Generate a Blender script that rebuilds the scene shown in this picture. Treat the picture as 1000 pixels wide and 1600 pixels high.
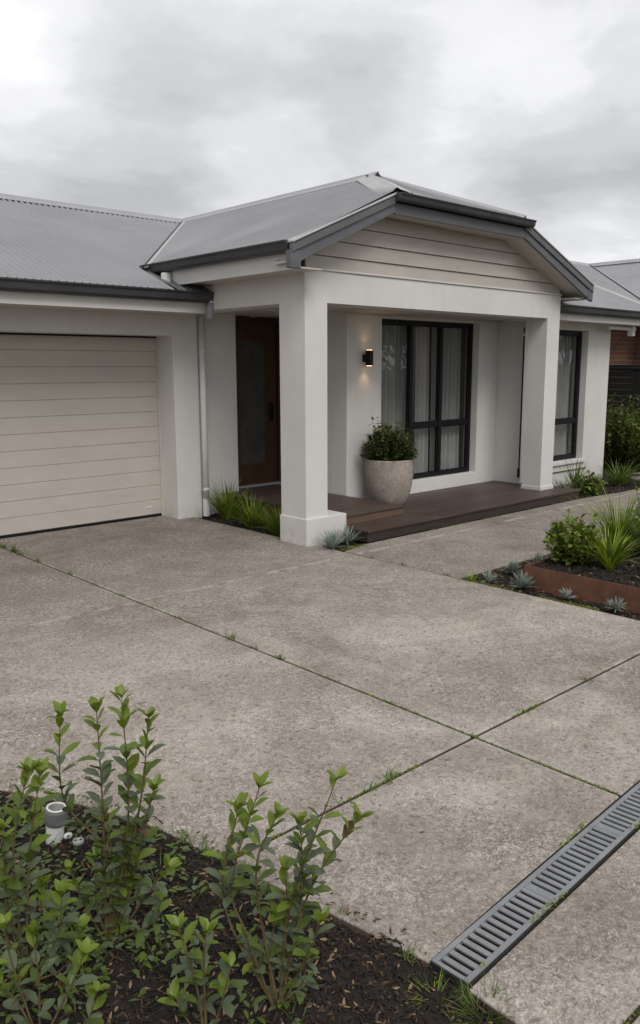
import bpy, math, random
from mathutils import Vector, Matrix, noise
for o in list(bpy.data.objects): bpy.data.objects.remove(o)
SC = bpy.context.scene
COL = SC.collection
rad = math.radians

# ---------------------------------------------------------------- camera
cam_d = bpy.data.cameras.new('camera'); cam = bpy.data.objects.new('camera', cam_d); COL.objects.link(cam)
SC.camera = cam
cam_d.sensor_fit = 'VERTICAL'; cam_d.sensor_height = 36.0; cam_d.lens = 1268.7/1600*36.0
cam_d.clip_start = 0.05; cam_d.clip_end = 4000
def set_cam():
    y, p, r = rad(47.339), rad(10.089), rad(-0.182)
    fw = Vector((math.cos(y)*math.cos(p), math.sin(y)*math.cos(p), -math.sin(p)))
    rt = Vector((math.sin(y), -math.cos(y), 0)); up = rt.cross(fw)
    rt2 = rt*math.cos(r)+up*math.sin(r); up2 = rt2.cross(fw)
    m = Matrix((( rt2.x, up2.x, -fw.x, 0), (rt2.y, up2.y, -fw.y, 0), (rt2.z, up2.z, -fw.z, 1.68), (0,0,0,1)))
    cam.matrix_world = m
set_cam()
SC.render.resolution_x = 640; SC.render.resolution_y = 1024

# ---------------------------------------------------------------- light
SUN_EL, SUN_AZ = 48, 248      # azimuth: direction the light comes FROM, degrees from +X counter-clockwise
sd = bpy.data.lights.new('sun', 'SUN'); sun = bpy.data.objects.new('sun', sd); COL.objects.link(sun)
sd.energy = 1.35; sd.angle = rad(30); sd.color = (1.0, 0.96, 0.91)
sv = Vector((math.cos(rad(SUN_AZ))*math.cos(rad(SUN_EL)), math.sin(rad(SUN_AZ))*math.cos(rad(SUN_EL)), math.sin(rad(SUN_EL))))
sun.rotation_euler = (-sv).to_track_quat('-Z', 'Y').to_euler()
SC.view_settings.view_transform = 'Standard'; SC.view_settings.look = 'None'
SC.view_settings.exposure = 0.50; SC.view_settings.gamma = 1

w = bpy.data.worlds.new('World'); SC.world = w; w.use_nodes = True
nt = w.node_tree; nt.nodes.clear()
def N(t, ty, **kw):
    n = t.nodes.new(ty)
    for k, v in kw.items():
        if k.startswith('i_'):
            n.inputs[k[2:].replace('_', ' ')].default_value = v
        else: setattr(n, k, v)
    return n
def L(t, a, b): t.links.new(a, b)
def ramp(t, fac, stops, interp='LINEAR'):
    r = t.nodes.new('ShaderNodeValToRGB'); r.color_ramp.interpolation = interp
    e = r.color_ramp.elements
    while len(e) < len(stops): e.new(0.5)
    for i, (p, c) in enumerate(stops):
        e[i].position = p; e[i].color = (*c, 1) if len(c) == 3 else c
    L(t, fac, r.inputs['Fac']); return r.outputs['Color']
def math_(t, op, a, b=None, c=None, clamp=False):
    n = t.nodes.new('ShaderNodeMath'); n.operation = op; n.use_clamp = clamp
    for i, v in enumerate((a, b, c)):
        if v is None: continue
        if isinstance(v, (int, float)): n.inputs[i].default_value = v
        else: L(t, v, n.inputs[i])
    return n.outputs[0]
def mixc(t, fac, a, b, mode='MIX'):
    n = t.nodes.new('ShaderNodeMix'); n.data_type = 'RGBA'; n.blend_type = mode
    for k, v in ((0, fac), (6, a), (7, b)):
        if isinstance(v, (int, float)): n.inputs[k].default_value = v
        elif isinstance(v, tuple): n.inputs[k].default_value = (*v, 1) if len(v) == 3 else v
        else: L(t, v, n.inputs[k])
    return n.outputs[2]
def noise_(t, vec, scale, detail=4, rough=0.55, dist=0.0):
    n = t.nodes.new('ShaderNodeTexNoise'); n.inputs['Scale'].default_value = scale
    n.inputs['Detail'].default_value = detail; n.inputs['Roughness'].default_value = rough
    n.inputs['Distortion'].default_value = dist
    if vec is not None: L(t, vec, n.inputs['Vector'])
    return n.outputs['Fac']

def build_world():
    sky = N(nt, 'ShaderNodeTexSky', sky_type='NISHITA', sun_disc=False)
    sky.sun_elevation = rad(SUN_EL); sky.sun_rotation = rad(90-SUN_AZ)
    sky.dust_density = 3.0
    b1 = N(nt, 'ShaderNodeBackground'); b1.inputs['Strength'].default_value = 0.06; L(nt, sky.outputs[0], b1.inputs['Color'])
    tc = N(nt, 'ShaderNodeTexCoord')
    sep = N(nt, 'ShaderNodeSeparateXYZ'); L(nt, tc.outputs['Generated'], sep.inputs[0])
    zz = math_(nt, 'ADD', math_(nt, 'MAXIMUM', sep.outputs['Z'], 0.0), 0.22)
    cx = math_(nt, 'DIVIDE', sep.outputs['X'], zz); cy = math_(nt, 'DIVIDE', sep.outputs['Y'], zz)
    cmb = N(nt, 'ShaderNodeCombineXYZ'); L(nt, cx, cmb.inputs[0]); L(nt, cy, cmb.inputs[1]); cmb.inputs[2].default_value = 3.7
    n1 = noise_(nt, cmb.outputs[0], 0.8, 5, 0.5, 0.35)
    n2 = noise_(nt, cmb.outputs[0], 2.6, 8, 0.58, 0.25)
    v = math_(nt, 'ADD', math_(nt, 'MULTIPLY', n1, 0.58), math_(nt, 'MULTIPLY', n2, 0.42))
    # brighter and darker cloud masses at fixed places in the sky
    def blob(d, r, amp, v):
        d = Vector(d).normalized()
        dt = N(nt, 'ShaderNodeVectorMath', operation='DOT_PRODUCT'); L(nt, tc.outputs['Generated'], dt.inputs[0]); dt.inputs[1].default_value = d
        f = math_(nt, 'SUBTRACT', dt.outputs['Value'], math.cos(rad(r))); f = math_(nt, 'DIVIDE', f, 1-math.cos(rad(r)), clamp=True)
        f = math_(nt, 'MULTIPLY', math_(nt, 'MULTIPLY', f, f), amp)
        return math_(nt, 'ADD', v, f)
    for d, r, a in SKY_BLOBS: v = blob(d, r, a, v)
    col = ramp(nt, v, [(0.30, (0.38, 0.385, 0.40)), (0.41, (0.475, 0.48, 0.495)), (0.51, (0.575, 0.577, 0.59)), (0.59, (0.68, 0.68, 0.685)), (0.72, (0.84, 0.84, 0.84))], 'EASE')
    b2 = N(nt, 'ShaderNodeBackground'); b2.inputs['Strength'].default_value = 1.0; L(nt, col, b2.inputs['Color'])
    mx = N(nt, 'ShaderNodeMixShader'); mx.inputs[0].default_value = 0.93
    L(nt, b1.outputs[0], mx.inputs[1]); L(nt, b2.outputs[0], mx.inputs[2])
    out = N(nt, 'ShaderNodeOutputWorld'); L(nt, mx.outputs[0], out.inputs[0])
def _dir(px, py):   # viewing direction of the sky patch, used only to choose where a cloud mass sits
    y, p = rad(47.339), rad(10.089)
    fw = Vector((math.cos(y)*math.cos(p), math.sin(y)*math.cos(p), -math.sin(p))); rt = Vector((math.sin(y), -math.cos(y), 0)); up = rt.cross(fw)
    return fw+rt*(px-500)/1268.7-up*(py-800)/1268.7
SKY_BLOBS = [((0.36,0.90,0.47),9,0.22),((0.600,0.745,0.35),10,0.10),((0.82,0.60,0.50),8,0.14),((0.44,0.90,0.30),10,-0.10),((0.70,0.65,0.55),9,-0.10),((0.90,0.55,0.38),8,-0.08)]
SKY_BLOBS = [(tuple(_dir(*q)), r, a) for q, r, a in [((10,90),9,0.15),((430,265),8,0.13),((760,140),7,0.10),((640,240),6,0.08),((250,210),10,-0.07),((520,150),8,-0.08),((930,270),10,-0.05),((400,30),10,0.03),((60,260),8,-0.04),((980,60),9,0.05),((960,360),7,0.06)]]
build_world()

# ---------------------------------------------------------------- materials
def mat(name, rough=0.7, metallic=0.0, spec=0.4):
    m = bpy.data.materials.new(name); m.use_nodes = True; t = m.node_tree
    b = t.nodes['Principled BSDF']; b.inputs['Roughness'].default_value = rough; b.inputs['Metallic'].default_value = metallic
    b.inputs['Specular IOR Level'].default_value = spec
    return m, t, b
def pos(t, obj=False):
    if obj:
        return N(t, 'ShaderNodeTexCoord').outputs['Object']
    return N(t, 'ShaderNodeNewGeometry').outputs['Position']
def bump(t, b, h, strength, dist):
    n = N(t, 'ShaderNodeBump'); n.inputs['Strength'].default_value = strength; n.inputs['Distance'].default_value = dist
    L(t, h, n.inputs['Height']); L(t, n.outputs[0], b.inputs['Normal'])
def simple(name, c1, c2, scale=8, rough=0.6, metallic=0.0, bs=0.15, bd=0.002, bscale=None, obj=False, spec=0.4, stretch=None, detail=5):
    m, t, b = mat(name, rough, metallic, spec)
    p = pos(t, obj)
    if stretch:
        mp = N(t, 'ShaderNodeMapping'); mp.inputs['Scale'].default_value = stretch; L(t, p, mp.inputs[0]); p = mp.outputs[0]
    f = noise_(t, p, scale, detail, 0.6)
    L(t, ramp(t, f, [(0.3, c1), (0.7, c2)]), b.inputs['Base Color'])
    f2 = noise_(t, p, bscale or scale*8, 3, 0.6)
    L(t, math_(t, 'MULTIPLY_ADD', f, 0.25, rough-0.12), b.inputs['Roughness'])
    if bs: bump(t, b, f2, bs, bd)
    return m
def render_wall_mat():
    m, t, b = mat('painted_render', 0.75, 0, 0.3); p = pos(t)
    big = noise_(t, p, 1.3, 5, 0.6, 0.4)
    mp = N(t, 'ShaderNodeMapping'); mp.inputs['Scale'].default_value = (5, 5, 0.7); L(t, p, mp.inputs[0])
    streak = noise_(t, mp.outputs[0], 1.6, 5, 0.6)
    c = ramp(t, big, [(0.3, (0.56, 0.548, 0.528)), (0.7, (0.63, 0.618, 0.598))])
    c = mixc(t, math_(t, 'MULTIPLY', ramp(t, streak, [(0.52, (0,0,0)), (0.75, (1,1,1))]), 0.18), c, (0.43, 0.41, 0.38))
    # splash-back dirt just above the ground, broken up by noise
    sp = N(t, 'ShaderNodeSeparateXYZ'); L(t, p, sp.inputs[0])
    h = math_(t, 'SUBTRACT', 1.0, math_(t, 'DIVIDE', sp.outputs[2], 0.30), clamp=True)
    d = math_(t, 'MULTIPLY', math_(t, 'POWER', h, 2.2), ramp(t, noise_(t, p, 9, 5, 0.7), [(0.42, (0,0,0)), (0.68, (1,1,1))]))
    c = mixc(t, math_(t, 'MULTIPLY', d, 0.55), c, (0.26, 0.20, 0.145))
    L(t, c, b.inputs['Base Color'])
    bump(t, b, noise_(t, p, 140, 3, 0.6), 0.25, 0.002)
    return m
M = {}
M['render'] = render_wall_mat()
M['cream'] = simple('cream_paint', (0.44, 0.41, 0.37), (0.50, 0.47, 0.43), 3, 0.55, bs=0.05)
M['fascia'] = simple('fascia_paint', (0.55, 0.54, 0.52), (0.61, 0.60, 0.58), 3, 0.5, bs=0.04)
M['weatherboard'] = simple('weatherboard_paint', (0.40, 0.365, 0.325), (0.46, 0.425, 0.385), 2.5, 0.6, bs=0.08, stretch=(1, 1, 4))
M['garage'] = simple('garage_door_paint', (0.43, 0.395, 0.355), (0.48, 0.445, 0.402), 2.0, 0.55, bs=0.08, stretch=(1, 1, 3), bscale=60)
M['gutter'] = simple('dark_gutter_metal', (0.040, 0.040, 0.043), (0.062, 0.062, 0.066), 5, 0.35, 0.2, bs=0.03)
M['barge'] = simple('blue_grey_barge_paint', (0.090, 0.090, 0.100), (0.125, 0.125, 0.137), 4, 0.45, bs=0.05, stretch=(1, 1, 3))
M['pipe'] = simple('white_pipe', (0.58, 0.58, 0.57), (0.66, 0.66, 0.65), 3, 0.4, bs=0.0)
M['pipegrey'] = simple('grey_pipe', (0.25, 0.25, 0.25), (0.32, 0.32, 0.32), 3, 0.4, bs=0.0)
def roof_mat():
    m, t, b = mat('corrugated_steel', 0.30, 0.75, 0.5); p = pos(t)
    f = noise_(t, p, 0.9, 6, 0.65, 0.3); f2 = noise_(t, p, 18, 4, 0.6)
    c = ramp(t, f, [(0.3, (0.315, 0.312, 0.324)), (0.7, (0.40, 0.397, 0.409))])
    c = mixc(t, math_(t, 'MULTIPLY', ramp(t, f2, [(0.55, (0,0,0)), (0.75, (1,1,1))]), 0.25), c, (0.22, 0.218, 0.225))
    L(t, c, b.inputs['Base Color']); L(t, math_(t, 'MULTIPLY_ADD', f, 0.2, 0.24), b.inputs['Roughness'])
    return m
M['roof'] = roof_mat()
M['flash'] = simple('roof_flashing', (0.36, 0.36, 0.365), (0.43, 0.43, 0.435), 3, 0.45, 0.2, bs=0.0)
M['ridge'] = simple('ridge_cap_metal', (0.30, 0.30, 0.31), (0.36, 0.36, 0.37), 3, 0.45, 0.25, bs=0.0)
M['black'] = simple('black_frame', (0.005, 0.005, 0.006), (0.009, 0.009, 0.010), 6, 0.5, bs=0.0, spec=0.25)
M['dark'] = simple('dark_void', (0.008, 0.008, 0.008), (0.015, 0.014, 0.013), 6, 0.9, bs=0.0)
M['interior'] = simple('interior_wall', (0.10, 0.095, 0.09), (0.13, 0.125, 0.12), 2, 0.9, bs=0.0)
M['doorwood'] = simple('stained_timber_door', (0.040, 0.020, 0.010), (0.075, 0.036, 0.018), 3, 0.4, bs=0.1, stretch=(14, 14, 1))
M['corten'] = simple('rusted_steel', (0.095, 0.045, 0.030), (0.165, 0.078, 0.050), 9, 0.8, bs=0.2, spec=0.2)
def deck_mat():
    m, t, b = mat('deck_timber', 0.5, 0, 0.4); p = pos(t)
    mp = N(t, 'ShaderNodeMapping'); mp.inputs['Scale'].default_value = (1.2, 22, 22); L(t, p, mp.inputs[0])
    g = noise_(t, mp.outputs[0], 2.5, 6, 0.65); big = noise_(t, p, 1.4, 4, 0.6)
    sp = N(t, 'ShaderNodeSeparateXYZ'); L(t, p, sp.inputs[0])
    wn = N(t, 'ShaderNodeTexWhiteNoise', noise_dimensions='1D'); L(t, math_(t, 'FLOOR', math_(t, 'DIVIDE', math_(t, 'SUBTRACT', sp.outputs[1], 5.36), 0.137)), wn.inputs['W'])
    c = ramp(t, g, [(0.3, (0.034, 0.021, 0.016)), (0.7, (0.075, 0.049, 0.038))])
    c = mixc(t, math_(t, 'MULTIPLY', wn.outputs['Value'], 0.35), c, (0.085, 0.058, 0.046))
    c = mixc(t, math_(t, 'MULTIPLY', ramp(t, big, [(0.5, (0,0,0)), (0.7, (1,1,1))]), 0.5), c, (0.10, 0.082, 0.07))
    L(t, c, b.inputs['Base Color']); L(t, math_(t, 'MULTIPLY_ADD', big, 0.35, 0.30), b.inputs['Roughness'])
    bump(t, b, g, 0.25, 0.002); return m
M['deck'] = deck_mat()
M['deckdark'] = simple('dark_fascia_timber', (0.022, 0.015, 0.012), (0.042, 0.029, 0.023), 4, 0.6, bs=0.2, stretch=(1.2, 1, 14))
M['step'] = simple('worn_timber_riser', (0.09, 0.055, 0.036), (0.15, 0.095, 0.065), 4, 0.55, bs=0.2, stretch=(1.2, 1, 14))
def concrete_mat():
    m, t, b = mat('weathered_concrete', 0.85, 0, 0.25); p = pos(t)
    sp = N(t, 'ShaderNodeSeparateXYZ'); L(t, p, sp.inputs[0]); X, Y = sp.outputs[0], sp.outputs[1]
    flat = N(t, 'ShaderNodeCombineXYZ'); L(t, X, flat.inputs[0]); L(t, Y, flat.inputs[1]); p = flat.outputs[0]
    big = noise_(t, p, 0.75, 7, 0.66, 0.8)
    mid = noise_(t, p, 3.2, 6, 0.65, 0.8)
    c = ramp(t, big, [(0.36, (0.205, 0.172, 0.146)), (0.50, (0.325, 0.281, 0.243)), (0.62, (0.465, 0.414, 0.364))])
    c = mixc(t, math_(t, 'MULTIPLY', ramp(t, mid, [(0.40, (1,1,1)), (0.54, (0,0,0))]), 0.40), c, (0.180, 0.149, 0.122))
    c = mixc(t, math_(t, 'MULTIPLY', ramp(t, mid, [(0.53, (0,0,0)), (0.66, (1,1,1))]), 0.38), c, (0.51, 0.468, 0.425))
    # darker, damper concrete by the house, with a ragged outline
    df = math_(t, 'ADD', math_(t, 'MULTIPLY', math_(t, 'SUBTRACT', Y, 3.9), 0.34), math_(t, 'MULTIPLY', math_(t, 'SUBTRACT', big, 0.5), 2.2), clamp=True)
    df2 = math_(t, 'MULTIPLY', math_(t, 'GREATER_THAN', X, 5.14), 0.55)
    df = math_(t, 'MULTIPLY', math_(t, 'MAXIMUM', df, df2), 0.85)
    c = mixc(t, df, c, (0.135, 0.111, 0.092))
    # brown tide marks
    br = noise_(t, p, 1.1, 5, 0.6, 1.4)
    c = mixc(t, math_(t, 'MULTIPLY', ramp(t, br, [(0.56, (0,0,0)), (0.70, (1,1,1))]), 0.28), c, (0.20, 0.160, 0.118))
    # pale worn flakes (worm-like) and dark pits of the exposed surface
    def worms(scale, off, w1):
        wz = N(t, 'ShaderNodeTexNoise'); wz.inputs['Scale'].default_value = scale; wz.inputs['Detail'].default_value = 2; wz.inputs['Distortion'].default_value = 2.4
        ad = N(t, 'ShaderNodeVectorMath', operation='ADD'); L(t, p, ad.inputs[0]); ad.inputs[1].default_value = (off, off*1.7, 0); L(t, ad.outputs[0], wz.inputs['Vector'])
        return ramp(t, math_(t, 'ABSOLUTE', math_(t, 'SUBTRACT', wz.outputs['Fac'], 0.5)), [(0.0, (1,1,1)), (w1, (0.25,0.25,0.25)), (w1*2.2, (0,0,0))])
    worm = math_(t, 'MAXIMUM', worms(15, 0.0, 0.026), worms(27, 9.3, 0.034)); dworm = math_(t, 'MAXIMUM', worms(17, 4.1, 0.022), worms(30, 13.0, 0.030))
    patch = ramp(t, noise_(t, p, 2.0, 4, 0.6, 0.3), [(0.36, (0.35,0.35,0.35)), (0.62, (1,1,1))])
    c = mixc(t, math_(t, 'MULTIPLY', math_(t, 'MULTIPLY', dworm, patch), 0.72), c, (0.130, 0.108, 0.090))
    c = mixc(t, math_(t, 'MULTIPLY', math_(t, 'MULTIPLY', worm, patch), 0.70), c, (0.68, 0.635, 0.585))
    pit = noise_(t, p, 42, 4, 0.75, 0.9)
    c = mixc(t, math_(t, 'MULTIPLY', ramp(t, pit, [(0.36, (1,1,1)), (0.47, (0,0,0))]), 0.68), c, (0.115, 0.094, 0.076))
    c = mixc(t, math_(t, 'MULTIPLY', ramp(t, pit, [(0.56, (0,0,0)), (0.70, (1,1,1))]), 0.50), c, (0.60, 0.55, 0.49))
    # pale lime lines and darker rims beside the joints
    def near(v, at, wd):
        d = math_(t, 'ABSOLUTE', math_(t, 'SUBTRACT', v, at)); return math_(t, 'SUBTRACT', 1.0, math_(t, 'DIVIDE', d, wd), clamp=True)
    j = math_(t, 'MAXIMUM', near(X, 2.90, 0.040), math_(t, 'MAXIMUM', near(Y, 5.10, 0.055), near(Y, 2.10, 0.040)))
    j = math_(t, 'MULTIPLY', j, ramp(t, noise_(t, p, 7, 5, 0.7), [(0.44, (0,0,0)), (0.56, (1,1,1))]))
    c = mixc(t, math_(t, 'MULTIPLY', j, 0.85), c, (0.50, 0.475, 0.44))
    j2 = math_(t, 'MAXIMUM', near(X, 2.90, 0.16), math_(t, 'MAXIMUM', near(Y, 5.10, 0.12), near(Y, 2.10, 0.18)))
    j2 = math_(t, 'MULTIPLY', j2, ramp(t, noise_(t, p, 2.5, 5, 0.7), [(0.40, (0,0,0)), (0.66, (1,1,1))]))
    c = mixc(t, math_(t, 'MULTIPLY', j2, 0.40), c, (0.170, 0.137, 0.105))
    c = mixc(t, math_(t, 'MULTIPLY', math_(t, 'LESS_THAN', sp.outputs[2], -0.007), 0.85), c, (0.085, 0.055, 0.038))
    L(t, c, b.inputs['Base Color'])
    h = math_(t, 'ADD', math_(t, 'MULTIPLY', worm, 0.5), math_(t, 'ADD', math_(t, 'MULTIPLY', pit, 1.2), math_(t, 'MULTIPLY', mid, 0.6)))
    bump(t, b, h, 0.75, 0.0045)
    L(t, math_(t, 'MULTIPLY_ADD', mid, 0.2, 0.72), b.inputs['Roughness'])
    return m
M['concrete'] = concrete_mat()
M['soil'] = simple('dark_soil', (0.010, 0.008, 0.006), (0.028, 0.021, 0.016), 40, 0.95, bs=0.8, bd=0.01, bscale=120)
M['joint'] = simple('joint_dirt', (0.030, 0.026, 0.018), (0.060, 0.052, 0.034), 20, 0.95, bs=0.6, bd=0.01)
M['lawn'] = simple('rough_ground', (0.05, 0.06, 0.025), (0.09, 0.085, 0.05), 3, 0.95, bs=0.5, bd=0.02)
M['chipdark'] = simple('bark_dark', (0.008, 0.0065, 0.0055), (0.026, 0.020, 0.016), 30, 0.8, bs=0.4, spec=0.35)
M['chipbrown'] = simple('bark_brown', (0.045, 0.026, 0.014), (0.09, 0.052, 0.028), 30, 0.85, bs=0.3)
M['chiptan'] = simple('bark_tan', (0.17, 0.105, 0.055), (0.32, 0.215, 0.12), 20, 0.85, bs=0.3)
M['steel'] = simple('grey_grate', (0.200, 0.208, 0.218), (0.270, 0.280, 0.290), 14, 0.5, 0.3, bs=0.05)
M['capgrey'] = simple('grey_cap', (0.10, 0.10, 0.105), (0.135, 0.135, 0.14), 3, 0.5, bs=0.0)
M['pebble'] = simple('white_pebble', (0.60, 0.59, 0.57), (0.70, 0.69, 0.67), 14, 0.7, bs=0.2)
def pot_mat():
    m, t, b = mat('speckled_stone_pot', 0.85, 0, 0.25); p = pos(t, True)
    c = ramp(t, noise_(t, p, 5, 5, 0.65), [(0.35, (0.25, 0.215, 0.185)), (0.65, (0.35, 0.305, 0.268))])
    v = N(t, 'ShaderNodeTexVoronoi'); v.inputs['Scale'].default_value = 75; L(t, p, v.inputs['Vector'])
    s = N(t, 'ShaderNodeSeparateColor'); L(t, v.outputs['Color'], s.inputs[0])
    c = mixc(t, math_(t, 'MULTIPLY', ramp(t, s.outputs[0], [(0.0, (1,1,1)), (0.3, (0,0,0))]), 0.55), c, (0.17, 0.15, 0.13))
    c = mixc(t, math_(t, 'MULTIPLY', ramp(t, s.outputs[1], [(0.75, (0,0,0)), (0.9, (1,1,1))]), 0.3), c, (0.50, 0.46, 0.41))
    L(t, c, b.inputs['Base Color']); bump(t, b, noise_(t, p, 60, 4, 0.7), 0.5, 0.004); return m
M['pot'] = pot_mat()
def brick_mat():
    m, t, b = mat('red_brick', 0.85, 0, 0.2); p = pos(t)
    sp = N(t, 'ShaderNodeSeparateXYZ'); L(t, p, sp.inputs[0])
    cb = N(t, 'ShaderNodeCombineXYZ'); L(t, math_(t, 'ADD', sp.outputs[0], sp.outputs[1]), cb.inputs[0]); L(t, sp.outputs[2], cb.inputs[1])
    br = N(t, 'ShaderNodeTexBrick'); L(t, cb.outputs[0], br.inputs['Vector'])
    br.inputs['Scale'].default_value = 1.0; br.inputs['Brick Width'].default_value = 0.24; br.inputs['Row Height'].default_value = 0.086
    br.inputs['Mortar Size'].default_value = 0.006; br.inputs['Mortar Smooth'].default_value = 0.2; br.inputs['Bias'].default_value = 0.0
    br.inputs['Color1'].default_value = (0.16, 0.080, 0.054, 1); br.inputs['Color2'].default_value = (0.25, 0.125, 0.085, 1); br.inputs['Mortar'].default_value = (0.30, 0.24, 0.20, 1)
    c = mixc(t, math_(t, 'MULTIPLY', noise_(t, p, 12, 4, 0.7), 0.45), br.outputs['Color'], (0.12, 0.07, 0.05))
    L(t, c, b.inputs['Base Color']); bump(t, b, br.outputs['Fac'], -0.6, 0.008); return m
M['brick'] = brick_mat()
M['fence'] = simple('black_fence_timber', (0.010, 0.010, 0.011), (0.022, 0.021, 0.021), 5, 0.75, bs=0.2, stretch=(1, 1, 8))
def leaf_mat(name, c1, c2, rough=0.45, trans=0.3, spec=0.4, scale=9):
    m, t, b = mat(name, rough, 0, spec); p = pos(t)
    f = noise_(t, p, scale, 3, 0.6)
    c = ramp(t, f, [(0.3, c1), (0.7, c2)])
    L(t, c, b.inputs['Base Color'])
    tr = N(t, 'ShaderNodeBsdfTranslucent')
    L(t, mixc(t, 1.0, c, (1.0, 1.0, 0.55), 'MULTIPLY'), tr.inputs['Color'])
    mx = N(t, 'ShaderNodeMixShader'); mx.inputs[0].default_value = trans
    L(t, b.outputs[0], mx.inputs[1]); L(t, tr.outputs[0], mx.inputs[2])
    L(t, mx.outputs[0], t.nodes['Material Output'].inputs[0]); return m
M['leaf_old'] = leaf_mat('leaf_blue_green', (0.075, 0.105, 0.052), (0.130, 0.165, 0.090), 0.42, 0.2, 0.5)
M['leaf_mid'] = leaf_mat('leaf_mid_green', (0.065, 0.105, 0.016), (0.120, 0.170, 0.030), 0.42, 0.25, 0.45)
M['leaf_new'] = leaf_mat('leaf_new_growth', (0.125, 0.190, 0.020), (0.205, 0.275, 0.036), 0.4, 0.35, 0.4)
M['leaf_yellow'] = leaf_mat('leaf_yellow', (0.42, 0.38, 0.03), (0.50, 0.44, 0.05), 0.5, 0.3)
M['leaf_dark'] = leaf_mat('leaf_dark_green', (0.014, 0.030, 0.009), (0.038, 0.066, 0.018), 0.4, 0.2, 0.5)
M['leaf_darkmid'] = leaf_mat('leaf_fresh_dark', (0.040, 0.070, 0.014), (0.075, 0.115, 0.024), 0.4, 0.25, 0.5)
M['grass'] = leaf_mat('grass_green', (0.075, 0.125, 0.020), (0.140, 0.200, 0.035), 0.45, 0.3)
M['grass_bright'] = leaf_mat('strap_leaf_lime', (0.230, 0.310, 0.022), (0.330, 0.400, 0.042), 0.4, 0.35)
M['silver'] = leaf_mat('silver_leaf', (0.20, 0.245, 0.205), (0.31, 0.355, 0.305), 0.6, 0.1, 0.25)
M['moss'] = leaf_mat('moss_green', (0.11, 0.145, 0.018), (0.22, 0.26, 0.035), 0.8, 0.2, 0.2)
M['stem'] = simple('young_stem', (0.085, 0.062, 0.025), (0.13, 0.095, 0.042), 20, 0.6, bs=0.1)
M['stemgreen'] = simple('green_stem', (0.07, 0.085, 0.025), (0.11, 0.11, 0.035), 20, 0.6, bs=0.1)
M['bark'] = simple('tree_bark', (0.05, 0.04, 0.03), (0.09, 0.075, 0.055), 12, 0.9, bs=0.5, bd=0.01)
def curtain_mat():
    m, t, b = mat('sheer_curtain', 0.9, 0, 0.1)
    b.inputs['Base Color'].default_value = (0.74, 0.75, 0.74, 1)
    tr = N(t, 'ShaderNodeBsdfTranslucent'); tr.inputs['Color'].default_value = (0.6, 0.6, 0.6, 1)
    tp = N(t, 'ShaderNodeBsdfTransparent')
    m1 = N(t, 'ShaderNodeMixShader'); m1.inputs[0].default_value = 0.3; L(t, b.outputs[0], m1.inputs[1]); L(t, tr.outputs[0], m1.inputs[2])
    m2 = N(t, 'ShaderNodeMixShader'); m2.inputs[0].default_value = 0.12; L(t, m1.outputs[0], m2.inputs[1]); L(t, tp.outputs[0], m2.inputs[2])
    L(t, m2.outputs[0], t.nodes['Material Output'].inputs[0]); return m
M['curtain'] = curtain_mat()
def glass_mat(name='window_glass', tint=(0.86, 0.86, 0.86), ior=1.5):
    m = bpy.data.materials.new(name); m.use_nodes = True; t = m.node_tree; t.nodes.clear()
    ge = N(t, 'ShaderNodeNewGeometry'); dt = N(t, 'ShaderNodeVectorMath', operation='DOT_PRODUCT'); L(t, ge.outputs['Incoming'], dt.inputs[0]); L(t, ge.outputs['Normal'], dt.inputs[1])
    sch = math_(t, 'MULTIPLY_ADD', math_(t, 'POWER', math_(t, 'SUBTRACT', 1.0, math_(t, 'ABSOLUTE', dt.outputs['Value']), clamp=True), 5.0), 0.95, 0.045)
    tp = N(t, 'ShaderNodeBsdfTransparent'); tp.inputs['Color'].default_value = (*tint, 1)
    gl = N(t, 'ShaderNodeBsdfGlossy'); gl.inputs['Roughness'].default_value = 0.01; gl.inputs['Color'].default_value = (0.95, 0.95, 0.95, 1)
    mx = N(t, 'ShaderNodeMixShader'); L(t, sch, mx.inputs[0]); L(t, tp.outputs[0], mx.inputs[1]); L(t, gl.outputs[0], mx.inputs[2])
    o = N(t, 'ShaderNodeOutputMaterial'); L(t, mx.outputs[0], o.inputs[0]); return m
M['glass'] = glass_mat()
M['frost'] = simple('frosted_glass', (0.055, 0.052, 0.045), (0.075, 0.07, 0.062), 3, 0.25, bs=0.05)
def emit(name, c, s):
    m = bpy.data.materials.new(name); m.use_nodes = True; t = m.node_tree
    b = t.nodes['Principled BSDF']; b.inputs['Emission Color'].default_value = (*c, 1); b.inputs['Emission Strength'].default_value = s
    b.inputs['Base Color'].default_value = (*c, 1)
    n = noise_(t, pos(t), 5); L(t, math_(t, 'MULTIPLY_ADD', n, 0.1, 0.4), b.inputs['Roughness']); return m
M['lens'] = emit('warm_lamp_lens', (1.0, 0.62, 0.28), 3.0)

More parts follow.
